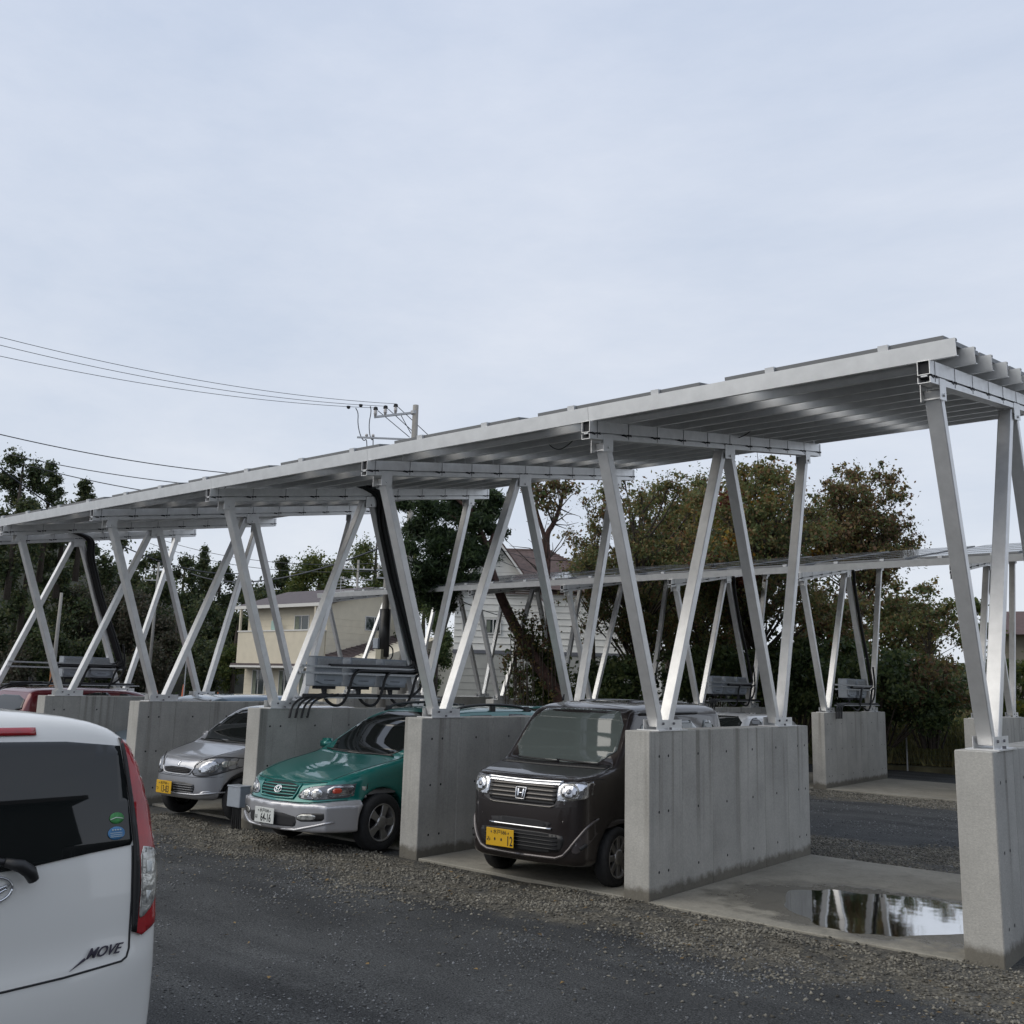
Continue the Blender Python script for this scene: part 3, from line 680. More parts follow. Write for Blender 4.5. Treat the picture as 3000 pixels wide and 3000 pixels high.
MT['p_green']=paint('teal_green_paint',(.0,.155,.135),.3,.3); MT['p_silver']=paint('silver_paint',(.42,.43,.46),.7,.33)
MT['p_lsilver']=paint('lower_silver_paint',(.48,.48,.50),.6,.36); MT['p_red']=paint('red_paint',(.115,.004,.008),.3,.3)
MT['p_blue']=paint('blue_grey_paint',(.10,.16,.21),.5,.3); MT['p_bwhite']=paint('pale_silver_paint',(.55,.56,.57),.3,.35)
MT['glass']=mat('dark_window_glass',(.010,.012,.012),rough=.015,spec=.6)
MT['glass2']=mat('grey_green_window_glass',(.085,.100,.096),rough=.03,spec=.7,coat=.5,coatr=.0)
MT['chrome']=mat('chrome_trim',(.75,.76,.78),rough=.10,metal=1)
MT['black']=mat('black_plastic',(.012,.012,.013),rough=.45); MT['rim']=mat('rim_silver',(.38,.37,.36),rough=.3,metal=.8)
MT['lamp']=mat('lamp_reflector',(.52,.53,.56),rough=.10,metal=.9,var=.45,scale=14,spec=.8,coat=1,coatr=.0,bump=.5,bscale=22)
MT['lampdark']=mat('lamp_housing',(.16,.165,.18),rough=.18,metal=.6,coat=1,coatr=.0)
MT['lampclear']=mat('clear_lamp',(.42,.42,.40),rough=.12,metal=.5,var=.5,scale=16,coat=1,coatr=.02,bump=.4,bscale=30)
MT['redlens']=mat('red_lens',(.34,.006,.012),rough=.2,coat=1,coatr=.02,var=.2,scale=8); MT['amber']=mat('amber_lens',(.5,.06,.03),rough=.2,coat=1)
MT['yplate']=mat('yellow_plate',(.62,.36,.01),rough=.45); MT['wplate']=mat('white_plate',(.62,.64,.62),rough=.45); MT['ink']=mat('black_ink',(.012,.014,.016),rough=.6)
MT['st_green']=mat('green_sticker',(.05,.26,.07),rough=.5,var=.4,scale=30); MT['st_blue']=mat('blue_sticker',(.06,.19,.38),rough=.5); MT['st_white']=mat('white_print',(.6,.65,.6),rough=.5)
MT['interior']=mat('seat_cloth',(.03,.03,.032),rough=.8)
def line(car,name,pts,m,w=.004,a=0,parent=None,off=.002,top=False,n=5):
    """thin tube lying on the body along 2D points"""
    q=[]
    for i in range(len(pts)-1):
        for k in range(n): q.append(tuple(pts[i][j]+(pts[i+1][j]-pts[i][j])*k/n for j in(0,1)))
    q.append(pts[-1]); P3=[car.hitz(*p,off) if top else car.hit(p[0],p[1],R(a),off) for p in q]
    return MB().tube(P3,w,6).obj(name,m,parent or car.t,smooth=True)
# ---------------------------------------------------------------- black boxy kei wagon
c=Car('boxy_car','black boxy small car with chrome grille bar and yellow number plate ending in 12',(-3.93,.33,0),R(3),
 [(-.58,.20),(-.66,.30),(-.665,.55),(-.645,.80),(-.60,.96),(-.50,1.03),(-.10,1.10),(.02,1.13),(.12,1.22),(.40,1.58),(.50,1.67),(.75,1.73),(1.3,1.765),(2.1,1.755),(2.52,1.715),(2.62,1.60),(2.70,1.05),(2.74,.55),(2.72,.30),(2.60,.20)],
 [(0,.18),(.62,.18),(.72,.26),(.7375,.45),(.7375,.95),(.72,1.10),(.66,1.45),(.615,1.66),(.52,1.745),(.25,1.77),(0,1.775)],
 [(0,-.665),(.35,-.655),(.55,-.61),(.67,-.50),(.73,-.28),(.7375,.1),(.7375,2.3),(.69,2.62),(.55,2.73),(0,2.745)],'p_black',[(0,.28),(2.52,.28)],.28,k1=.07,k2=.09)
c.patch('windshield',[(-.63,1.14),(-.1,1.125),(.63,1.14),(.555,1.64),(.2,1.66),(-.2,1.66),(-.555,1.64)],'glass2',0,.005,.05)
c.patch('cowl_panel',[(-.63,1.10),(0,1.095),(.63,1.10),(.63,1.135),(0,1.12),(-.63,1.135)],'black',0,.006,.04,0)
c.patch('grille',[(-.41,.985),(.41,.985),(.40,.80),(.34,.775),(-.34,.775),(-.40,.80)],'black',0,.003,.04)
for z0 in (.945,.905,.865,.825): 
    c.patch('grille_bar',[(-.385,z0-.012),(.385,z0-.012),(.39,z0+.010),(-.39,z0+.010)],'p_grille' if 'p_grille' in MT else MT.setdefault('p_grille',paint('grille_paint',(.07,.062,.055),.5,.35)),0,.014,.05,0)
c.patch('chrome_bar',[(-.42,.962),(0,.952),(.42,.962),(.43,.985),(0,.98),(-.43,.985)],'chrome',0,.012,.03,0); line(c,'chrome_moulding',[(-.44,.992),(-.2,.986),(0,.984),(.2,.986),(.44,.992)],'chrome',.017,0,None,.008,n=8)
c.patch('grille_lip',[(-.41,.785),(-.33,.768),(.33,.768),(.41,.785),(.34,.752),(-.34,.752)],'p_grille',0,.012,.04,0)
bd=c.patch('badge',[(-.058,.915),(.058,.915),(.046,.818),(-.046,.818)],'dark',0,.020,.03,1)
for nm,pl in (('emblem_bar',[(-.040,.905),(-.022,.905),(-.018,.83),(-.032,.83)]),('emblem_bar',[(.040,.905),(.022,.905),(.018,.83),(.032,.83)]),('emblem_bar',[(-.022,.872),(.022,.872),(.021,.858),(-.021,.858)])): c.patch(nm,pl,'chrome',0,.026,.02,0,parent=bd)
ring=[(-.060,.918),(.060,.918),(.048,.814),(-.048,.814),(-.060,.918)]; line(c,'badge_rim',ring,'chrome',.005,0,bd,.024)
for s in (-1,1):
    a=20*s; ca,sa=math.cos(R(a)),math.sin(R(a)); 
    lp=[(.405,.985),(.50,1.0),(.735,1.01),(.745,.93),(.735,.875),(.62,.845),(.50,.825),(.42,.81),(.40,.86)]
    h=c.patch('headlight',[(s*x*1.0,z) for x,z in (lp if s>0 else lp[::-1])],'lamp',0,.007,.03)
    th=[2*math.pi*k/18 for k in range(18)]
    c.patch('lens_ring',[(s*(.525+.088*math.cos(t_)),.915+.074*math.sin(t_)) for t_ in th],'lampclear',0,.011,.03,0,parent=h,skirt=.004)
    c.patch('lens',[(s*(.525+.076*math.cos(t_)),.915+.063*math.sin(t_)) for t_ in th],'lamp',0,.014,.03,0,parent=h,skirt=.004)
    c.patch('bulb_shield',[(s*(.525+.024*math.cos(t_)),.915+.024*math.sin(t_)) for t_ in th],'lampdark',0,.018,.03,0,parent=h,skirt=.004)
    line(c,'bumper_edge',[(s*.70,.66),(s*.62,.52),(s*.54,.40),(s*.48,.335),(s*.40,.305),(0,.298)],MT.setdefault('p_bm',paint('brown_metal',(.085,.074,.075),.5,.35)),.016,0,None,.0,n=6)
    c.patch('fender_panel',[(s*.728,.74),(s*.66,.60),(s*.58,.46),(s*.55,.37),(s*.62,.35),(s*.70,.50)],MT['p_bm'],0,.004,.03)
c.patch('upper_intake',[(-.36,.635),(.36,.635),(.33,.565),(-.33,.565)],'dark',0,.004,.04)
line(c,'intake_bar',[(-.36,.565),(.36,.565)],'chrome',.012,0,None,.012,n=10)
c.patch('lower_intake',[(-.46,.53),(.46,.53),(.50,.46),(.42,.335),(-.42,.335),(-.50,.46)],'black',0,.004,.04)
for z0 in (.49,.455,.42,.385): line(c,'intake_slat',[(-.42,z0),(.42,z0)],'black',.007,0,None,.008,n=10)
c.plate(-.20,.435,-.685,'yplate','・水戸586・','み','・・ 12')
line(c,'hood_gap',[(-.70,1.02),(-.60,1.035),(0,1.025),(.60,1.035),(.70,1.02)],'dark',.004,0,None,.0)
line(c,'bumper_gap',[(-.72,.80),(-.40,.76),(.40,.76),(.72,.80)],'dark',.003,0,None,.0)
for s in (-1,1):
    a=90*s; f=s
    c.patch('side_window',[(f*.42,1.12),(f*1.12,1.12),(f*1.12,1.55),(f*.62,1.55),(f*.48,1.40)],'glass2',a,.005,.06)
    c.patch('side_window',[(f*1.20,1.12),(f*1.92,1.12),(f*1.92,1.55),(f*1.20,1.55)],'glass2',a,.005,.06)
    c.patch('quarter_window',[(f*2.02,1.16),(f*2.42,1.20),(f*2.34,1.54),(f*2.02,1.55)],'glass2',a,.005,.06)
    line(c,'window_visor',[(f*.60,1.625),(f*1.95,1.63)],'black',.016,a,None,.012,n=8)
    line(c,'door_gap',[(f*1.16,.35),(f*1.16,1.62)],'dark',.004,a,None,.0,n=8); line(c,'door_gap',[(f*.45,.55),(f*.40,1.1)],'dark',.004,a,None,.0,n=6)
    c.patch('front_corner_window',[(f*.10,1.135),(f*.36,1.14),(f*.40,1.40),(f*.36,1.42)],'glass2',a,.004,.05)
    m_=MB().box((s*.735,.34,1.14),(s*.80,.52,1.30)).obj('door_mirror','p_black',c.t,bevel=.03,seg=3,smooth=True)
    line(c,'fog_trim',[(s*.62,.40),(s*.66,.44)],'dark',.02,0,None,.0)
for x0,x1 in ((-.50,.02),(-.02,.50)): line(c,'wiper',[(x0,1.15),(x1,1.135)],'black',.009,0,None,.018,n=6)
MB().tube([(-.35,.62,1.74),(-.36,.66,1.80)],[.016,.008],8).obj('aerial','black',c.t)
for s in (-.3,.3): line(c,'roof_rib',[(s,.9),(s,2.4)],'p_black',.012,0,None,.0,top=True,n=10)
c.wheels([(-1,0),(1,0),(-1,2.52),(1,2.52)],.28,.155,.665,'cap',.195)
# ---------------------------------------------------------------- green minivan
def ipx(F,X,Y,Z):
    # bumper bulges slightly past the nose
    bb=np.maximum(np.abs(Z-.40)-.13,sdf_poly(X,Y,[(-.80,.2),(-.84,-.40),(-.70,-.72),(-.42,-.86),(0,-.915),(.42,-.86),(.70,-.72),(.84,-.40),(.80,.2)])); 
    h=np.clip(.10-np.abs(F-bb),0,None)/.10; return np.minimum(F,bb)-h*h*.10*.25
c=Car('minivan','teal green minivan with silver bumper, roof rails and white number plate 64-16',(-6.98,.02,0),R(1),
 [(-.74,.24),(-.86,.34),(-.875,.52),(-.84,.64),(-.78,.735),(-.62,.80),(-.2,.905),(.20,.975),(.42,1.02),(.80,1.24),(1.18,1.46),(1.45,1.545),(1.9,1.60),(2.6,1.605),(3.1,1.575),(3.36,1.52),(3.50,1.10),(3.58,.95),(3.62,.6),(3.58,.35),(3.45,.24)],
 [(0,.22),(.72,.22),(.82,.30),(.8475,.48),(.8475,.80),(.82,.97),(.74,1.28),(.66,1.50),(.54,1.585),(.3,1.61),(0,1.615)],
 [(0,-.875),(.35,-.845),(.60,-.72),(.76,-.48),(.83,-.15),(.8475,.2),(.8475,2.9),(.80,3.38),(.62,3.58),(0,3.62)],'p_green',[(0,.32),(2.735,.32)],.32,k1=.10,k2=.10,extra=ipx)
c.region('bumper',lambda X,Y,Z:np.maximum(np.maximum(Z-(.555+.05*np.clip(np.abs(X)-.5,0,1)/.35),Y+.30),.05-Z),'p_lsilver',.007)
for s in (-1,1): pass
c.patch('windshield',[(-.70,1.03),(0,1.005),(.70,1.03),(.60,1.49),(0,1.515),(-.60,1.49)],'glass',0,.006,.05,1)
c.patch('grille',[(-.31,.745),(.31,.745),(.30,.66),(.26,.60),(-.26,.60),(-.30,.66)],'dark',0,.004,.03)
for z0 in (.72,.69,.66,.63): line(c,'grille_bar',[(-.29,z0),(0,z0-.004),(.29,z0)],'p_green',.010,0,None,.008,n=8)
line(c,'grille_rim',[(-.32,.745),(-.31,.66),(-.27,.595),(0,.588),(.27,.595),(.31,.66),(.32,.745)],'p_green',.012,0,None,.008,n=5)
th=[2*math.pi*k/18 for k in range(19)]
bd=line(c,'badge',[(.058*math.cos(t_),.675+.038*math.sin(t_)) for t_ in th],'chrome',.005,0,None,.018,n=1)
line(c,'emblem_ring',[(.024*math.cos(t_),.675+.036*math.sin(t_)) for t_ in th],'chrome',.0045,0,bd,.02,n=1)
line(c,'emblem_ring',[(.040*math.cos(t_),.690+.016*math.sin(t_)) for t_ in th],'chrome',.0045,0,bd,.02,n=1)
for s in (-1,1):
    hl=[(.335,.605),(.345,.655),(.41,.715),(.55,.745),(.76,.765),(.825,.76),(.82,.66),(.80,.625),(.6,.595),(.45,.59)]
    h=c.patch('headlight',[(s*x,z) for x,z in hl],'lampdark',0,.006,.03)
    for cx_,r_,mm in ((.44,.046,'chrome'),(.545,.056,'chrome')):
        t2=[2*math.pi*k/18 for k in range(18)]
        c.patch('reflector',[(s*(cx_+r_*math.cos(t_)),.655+r_*math.sin(t_)) for t_ in t2],mm,0,.010,.03,0,parent=h,skirt=.003)
        c.patch('lens',[(s*(cx_+r_*.72*math.cos(t_)),.655+r_*.72*math.sin(t_)) for t_ in t2],'lampclear',0,.014,.03,0,parent=h,skirt=.003)
    c.patch('turn_lamp',[(s*x,z) for x,z in ((.64,.745),(.80,.75),(.80,.66),(.63,.61))],'lamp',0,.011,.03,1,parent=h,skirt=.004)
    c.patch('amber_bulb',[(s*x,z) for x,z in ((.675,.715),(.725,.72),(.725,.665),(.675,.66))],'amber',0,.016,.03,1,parent=h,skirt=.004)
    c.patch('fog_slot',[(s*x,z) for x,z in ((.40,.45),(.66,.465),(.74,.455),(.73,.40),(.62,.375),(.40,.365))],'black',0,.010,.03,1)
    c.patch('fog_light',[(s*x,z) for x,z in ((.41,.44),(.60,.45),(.60,.39),(.41,.38))],'lampclear',0,.014,.03,1)
c.patch('lower_intake',[(-.38,.44),(.38,.44),(.40,.33),(.34,.30),(-.34,.30),(-.40,.33)],'dark',0,.010,.04)
line(c,'bumper_lip',[(-.74,.37),(-.60,.33),(-.38,.275),(0,.262),(.38,.275),(.60,.33),(.74,.37)],'p_lsilver',.014,0,None,.006,n=6)
line(c,'bumper_gap',[(-.80,.60),(-.5,.565),(0,.552),(.5,.565),(.80,.60)],'dark',.004,0,None,.006,n=6)
c.plate(-.055,.395,-.95,'wplate','・水戸500・','は','64-16')
line(c,'hood_gap',[(-.60,.775),(-.3,.757),(0,.752),(.3,.757),(.60,.775)],'dark',.004,0,None,.001)
for s in (-1,1):
    line(c,'hood_gap',[(s*.62,-.60),(s*.70,-.1),(s*.74,.40)],'dark',.004,0,None,.0,top=True,n=8)
    a=90*s
    c.patch('side_window',[(s*.62,1.03),(s*1.40,1.05),(s*1.40,1.46),(s*1.22,1.43),(s*.85,1.22)],'glass',a,.006,.05)
    c.patch('side_window',[(s*1.48,1.05),(s*2.30,1.06),(s*2.30,1.49),(s*1.48,1.48)],'glass',a,.006,.05)
    c.patch('side_window',[(s*2.38,1.06),(s*3.25,1.10),(s*3.05,1.42),(s*2.9,1.49),(s*2.38,1.50)],'glass',a,.006,.05)
    for y0 in (.55,1.44,2.34): line(c,'door_gap',[(s*y0,.40),(s*y0,1.0)],'dark',.004,a,None,.0)
    MB().box((s*.83,.62,1.0),(s*1.03,.76,1.14)).obj('door_mirror','p_green',c.t,bevel=.035,seg=3,smooth=True)
    pts=[c.hitz(s*.60,y,o_) for y,o_ in ((1.38,.01),(1.55,.07),(2.1,.085),(2.7,.07),(3.05,.01))]
    MB().tube(chaikin([tuple(p) for p in pts],2,False),.018,8).obj('roof_rail','black',c.t,smooth=True)
    for y in (1.45,2.2,2.95): p=c.hitz(s*.60,y); MB().box((p.x-.02,p.y-.05,p.z-.02),(p.x+.02,p.y+.05,p.z+.06)).obj('rail_foot','black',c.t,bevel=.008)
    line(c,'body_moulding',[(s*-.25,.62),(s*3.2,.60)],'p_lsilver',.02,a,None,.0,n=16)
MB().prism(chaikin([(3.25,1.55),(3.50,1.585),(3.52,1.60),(3.2,1.585)],1),-.5,.5,'x').obj('rear_spoiler','p_green',c.t,bevel=.004)
for x0,x1,z0 in ((-.62,.0,1.04),(-.02,.60,1.03)): line(c,'wiper',[(x0,z0),(x1,z0-.01)],'black',.010,0,None,.02,n=6)
p=c.hit(-.02,1.40,0); MB().box((-.12,p.y+.10,1.37),(.08,p.y+.13,1.44)).obj('inner_mirror','black',c.t,bevel=.01)
c.wheels([(-1,0),(1,0),(-1,2.735),(1,2.735)],.32,.195,.745,'five',.205)
# ---------------------------------------------------------------- silver hatchback
c=Car('hatchback','small silver hatchback with oval headlights and yellow plate 13-83',(-9.72,.22,0),R(3),
 [(-.50,.26),(-.60,.34),(-.615,.50),(-.60,.66),(-.54,.78),(-.38,.86),(-.05,.93),(.18,.985),(.50,1.24),(.78,1.43),(.98,1.495),(1.5,1.53),(2.1,1.52),(2.42,1.46),(2.62,1.10),(2.72,.95),(2.76,.6),(2.74,.36),(2.6,.26)],
 [(0,.25),(.62,.25),(.715,.34),(.7375,.55),(.7375,.85),(.71,.98),(.64,1.25),(.575,1.44),(.46,1.51),(.2,1.535),(0,1.54)],
 [(0,-.615),(.30,-.60),(.50,-.53),(.64,-.36),(.72,-.10),(.7375,.2),(.7375,2.3),(.68,2.62),(.5,2.74),(0,2.76)],'p_silver',[(0,.29),(2.36,.29)],.29,k1=.09,k2=.10)
c.patch('windshield',[(-.62,1.0),(0,.985),(.62,1.0),(.53,1.43),(0,1.45),(-.53,1.43)],'glass',0,.006,.05)
c.patch('grille',[(-.30,.70),(.30,.70),(.27,.635),(.20,.62),(-.20,.62),(-.27,.635)],'dark',0,.004,.03)
for z0 in (.68,.66,.64): line(c,'grille_bar',[(-.25,z0),(.25,z0)],'black',.005,0,None,.006,n=8)
line(c,'grille_rim',[(-.34,.70),(-.27,.62),(-.18,.608),(.18,.608),(.27,.62),(.34,.70)],'p_silver',.010,0,None,.004,n=6)
bd=c.patch('badge',[(.0,.775),(.028,.755),(.0,.74),(.025,.725),(-.0,.71),(-.028,.73),(0,.745),(-.025,.76)],'chrome',0,.008,.02,0)
for s in (-1,1):
    hl=[(.30,.625),(.35,.74),(.45,.825),(.58,.855),(.70,.84),(.725,.77),(.68,.67),(.56,.605),(.42,.595)]
    h=c.patch('headlight',[(s*x,z) for x,z in hl],'lampdark',0,.006,.03,2)
    line(c,'lamp_rim',[(s*x,z) for x,z in chaikin(hl,2)+[chaikin(hl,2)[0]]],'dark',.0055,0,h,.004,n=1)
    c.patch('reflector',[(s*x,z) for x,z in ((.40,.65),(.45,.775),(.57,.82),(.63,.75),(.58,.635))],'lamp',0,.011,.03,2,parent=h,skirt=.003)
    c.patch('turn_lamp',[(s*x,z) for x,z in ((.63,.80),(.695,.80),(.69,.75),(.64,.70))],'lampclear',0,.011,.03,1,parent=h,skirt=.003)
    c.patch('fog_cover',[(s*x,z) for x,z in ((.46,.41),(.58,.42),(.58,.36),(.46,.36))],'p_silver',0,.006,.03,1)
    line(c,'hood_gap',[(s*.38,.81),(s*.34,.745),(s*.32,.715)],'dark',.004,0,None,.0)
    line(c,'hood_gap',[(s*.50,-.42),(s*.60,-.1),(s*.64,.15)],'dark',.004,0,None,.0,top=True)
    line(c,'bumper_lip',[(0,.36),(s*.40,.365),(s*.66,.40)],'p_silver',.012,0,None,.004,n=7)
    a=90*s
    c.patch('side_window',[(s*.45,1.0),(s*1.30,1.02),(s*1.30,1.42),(s*.95,1.40),(s*.62,1.20)],'glass',a,.005,.05)
    c.patch('side_window',[(s*1.38,1.02),(s*2.25,1.04),(s*2.15,1.38),(s*1.38,1.42)],'glass',a,.005,.05)
    MB().box((s*.73,.42,.98),(s*.90,.54,1.10)).obj('door_mirror','p_silver',c.t,bevel=.03,seg=3,smooth=True)
line(c,'bumper_gap',[(-.70,.60),(-.4,.585),(0,.58),(.4,.585),(.70,.60)],'dark',.003,0,None,.001)
c.patch('lower_intake',[(-.34,.51),(.36,.51),(.38,.44),(.34,.375),(-.34,.375)],'black',0,.004,.03)
for z0 in (.48,.45,.42,.39): line(c,'intake_slat',[(-.04,z0),(.36,z0)],'lampdark',.005,0,None,.006,n=6)
c.plate(-.17,.43,-.64,'yplate','・水戸50・','つ','13-83')
for x0,x1 in ((-.55,.0),(-.02,.50)): line(c,'wiper',[(x0,1.01),(x1,1.0)],'black',.009,0,None,.015)
c.wheels([(-1,0),(1,0),(-1,2.36),(1,2.36)],.29,.165,.66,'cap')
# ---------------------------------------------------------------- white car seen from behind, at the left edge
c=Car('parked_car','white small hatchback seen from behind at the left edge with tall red tail light',(-4.66,-6.06,0.02),R(-90),
 [(-.60,.30),(-.68,.45),(-.66,.85),(-.45,1.02),(.10,1.13),(.75,1.60),(1.1,1.70),(1.7,1.735),(2.25,1.725),(2.42,1.70),(2.49,1.655),(2.53,1.56),(2.63,1.13),(2.66,.90),(2.675,.72),(2.71,.62),(2.73,.45),(2.71,.20)],
 [(0,.19),(.70,.19),(.745,.26),(.772,.52),(.750,.82),(.735,1.05),(.71,1.25),(.660,1.46),(.605,1.57),(.50,1.645),(.28,1.70),(0,1.735)],
 [(0,-.68),(.5,-.60),(.70,-.30),(.7475,.2),(.775,2.30),(.775,2.58),(.745,2.65),(.68,2.685),(.5,2.71),(.25,2.725),(0,2.73)],'p_white',[(0,.28),(2.26,.28)],.28,res=.018,k1=.06,k2=.03,arch=.04)
u=180
# from behind u = -x_local, i.e. + towards the carport
c.patch('rear_window',[(-.55,1.55),(-.3,1.575),(0,1.58),(.3,1.575),(.55,1.55),(.572,1.40),(.598,1.145),(.588,1.125),(.40,1.11),(.12,1.082),(0,1.078),(-.12,1.082),(-.40,1.11),(-.588,1.125),(-.598,1.145),(-.572,1.40)],'glass',u,.006,.05,0)
c.patch('high_brake_light',[(-.17,1.637),(.17,1.637),(.17,1.605),(-.17,1.605)],'redlens',u,.008,.03,0)
for s in (-1,1):
    tl=[(.555,1.585),(.62,1.56),(.672,1.42),(.712,1.25),(.733,1.12),(.745,1.0),(.748,.85),(.73,.785),(.65,.745),(.610,.765),(.612,.9),(.612,1.12),(.585,1.34)]
    h=c.patch('tail_light',[(s*x,z) for x,z in tl],'redlens',u,.012,.025,0,skirt=.03)
    c.patch('black_strip',[(s*x,z) for x,z in ((.552,1.585),(.566,1.583),(.590,1.40),(.618,1.20),(.626,1.12),(.636,.95),(.625,.76),(.606,.765),(.604,.95),(.604,1.13),(.585,1.32))],'black',u,.014,.03,0,parent=h)
    c.patch('clear_lens',[(s*x,z) for x,z in ((.632,1.118),(.69,1.108),(.724,1.085),(.730,1.0),(.726,.93),(.705,.87),(.640,.81),(.632,.84),(.640,.95))],'lampclear',u,.016,.02,1,parent=h,skirt=.004)
    c.patch('bulb',[(s*x,z) for x,z in ((.660,1.055),(.690,1.045),(.685,1.005),(.660,1.0))],'wplate',u,.019,.02,0,parent=h,skirt=.002)
    c.patch('bulb',[(s*x,z) for x,z in ((.660,.93),(.685,.925),(.666,.875))],'wplate',u,.019,.02,0,parent=h,skirt=.002)
    a=90*s
    c.patch('side_window',[(s*.70,1.12),(s*1.35,1.14),(s*1.35,1.56),(s*.95,1.55)],'glass',a,.005,.06); c.patch('side_window',[(s*1.42,1.14),(s*2.2,1.18),(s*2.15,1.52),(s*1.42,1.57)],'glass',a,.005,.06)
    line(c,'tailgate_gap',[(s*.600,1.12),(s*.601,.90),(s*.596,.70),(s*.584,.668),(s*.560,.655),(s*.3,.640),(0,.635)],'dark',.0045,u,None,.001,n=6)
    line(c,'tailgate_gap',[(s*.545,1.70),(s*.555,1.60)],'dark',.003,u,None,.001,n=4)
# badge, name, wiper, stickers
ce=.0
th=[2*math.pi*k/28 for k in range(29)]
bd=line(c,'badge',[(ce+.075*math.cos(t_),1.015+.048*math.sin(t_)) for t_ in th],'chrome',.006,u,None,.008,n=1)
line(c,'emblem_line',[(ce-.06,1.03),(ce-.01,1.02),(ce+.02,1.0),(ce+.055,1.015)],'chrome',.0055,u,bd,.008); line(c,'emblem_line',[(ce-.055,1.01),(ce,1.01),(ce+.06,1.028)],'chrome',.0055,u,bd,.008)
p=c.hit(.468,.708,R(u),.004); pa,pb_=c.hit(.38,.712,R(u),0),c.hit(.60,.712,R(u),0); pc_,pd_=c.hit(.49,.69,R(u),0),c.hit(.49,.74,R(u),0)
xa_=(pb_-pa).normalized(); za_=(pd_-pc_).normalized(); na_=xa_.cross(za_); Mq=Matrix((xa_,na_.cross(xa_)*1.0,na_)).transposed()
nt_=text('MOVE',.056,'name_badge',MT.setdefault('badge_dark',mat('dark_chrome',(.05,.045,.065),rough=.35,metal=.6)),c.t,p+na_*.006,Mq.to_euler(),ext=.003,shear=.6,sx=1.0,offset=.0006)
q1,q2=c.hit(.325,.660,R(u),.008),c.hit(.392,.694,R(u),.008); MB().tube([q1,q2],[.001,.006],6).obj('name_badge_tail',MT['badge_dark'],nt_.parent)
line(c,'rear_wiper',[(-.42,1.10),(-.2,1.12),(-.02,1.13),(.04,1.115)],'black',.016,u,None,.03,n=4)
MB().tube([c.hit(.03,1.12,R(u),.035),c.hit(.09,1.10,R(u),.05),c.hit(.125,1.075,R(u),.05),c.hit(.145,1.04,R(u),.04)],[.018,.026,.027,.022],10).obj('wiper_cap','black',c.t,smooth=True)
t2=[2*math.pi*k/24 for k in range(24)]
g_=c.patch('sticker',[(.523+.034*math.cos(t_),1.243+.024*math.sin(t_)) for t_ in t2],'st_green',u,.009,.03,0,skirt=.001); line(c,'print',[(.493,1.238),(.52,1.246),(.552,1.240)],'st_white',.002,u,g_,.0095)
b_=c.patch('sticker',[(.520+.040*math.cos(t_),1.180+.028*math.sin(t_)) for t_ in t2],'st_blue',u,.009,.03,0,skirt=.001)
for k in range(4): line(c,'star',[(.500+k*.012,1.194),(.506+k*.012,1.194)],'st_white',.0028,u,b_,.0095,n=1)
for z0 in (1.182,1.174,1.166): line(c,'print',[(.492,z0),(.548,z0)],'st_white',.0011,u,b_,.0095)
c.wheels([(-1,0),(1,0),(-1,2.26),(1,2.26)],.28,.155,.655,'cap')
# ---------------------------------------------------------------- cars seen in part only
def plain(name,label,loc,rz,side,front,plan,pt,axles,wr,glass,wz,tz,wy,ty,wins,res=.035,group='cars parked in the stalls',hlz=None):
    c=Car(name,label,loc,rz,side,front,plan,pt,axles,wr,res=res,k1=.09,k2=.10,group=group)
    w=max(x for x,z in front)
    c.patch('windshield',[(-w*.86,wz),(0,wz-.01),(w*.86,wz),(w*.74,tz),(0,tz+.015),(-w*.74,tz)],glass,0,.008,.06)
    c.patch('rear_window',[(-w*.80,wz+.08),(w*.80,wz+.08),(w*.70,tz-.02),(-w*.70,tz-.02)],glass,180,.008,.06)
    nose=min(y for x,y in plan)
    for s in (-1,1):
        for pl in wins: c.patch('side_window',[(s*y,z) for y,z in pl],glass,90*s,.008,.06)
        if hlz:
            c.patch('headlight',[(s*x,z) for x,z in ((w*.55,hlz),(w*.62,hlz+.12),(w*.95,hlz+.16),(w*.97,hlz+.05),(w*.8,hlz-.02))],'lamp',0,.01,.04)
            c.patch('tail_light',[(s*x,z) for x,z in ((w*.72,hlz+.0),(w*.72,hlz+.30),(w*.93,hlz+.30),(w*.95,hlz))],'redlens',180,.01,.04)
        MB().box((s*w*.99,wy+.35,wz-.02),(s*(w+.18),wy+.48,wz+.12)).obj('door_mirror',pt,c.t,bevel=.03,seg=2,smooth=True)
    if hlz: c.patch('grille',[(-w*.5,hlz+.06),(w*.5,hlz+.06),(w*.45,hlz-.06),(-w*.45,hlz-.06)],'dark',0,.008,.04)
    c.wheels([(-1,axles[0][0]),(1,axles[0][0]),(-1,axles[1][0]),(1,axles[1][0])],wr,.18,w-.10,'cap'); return c
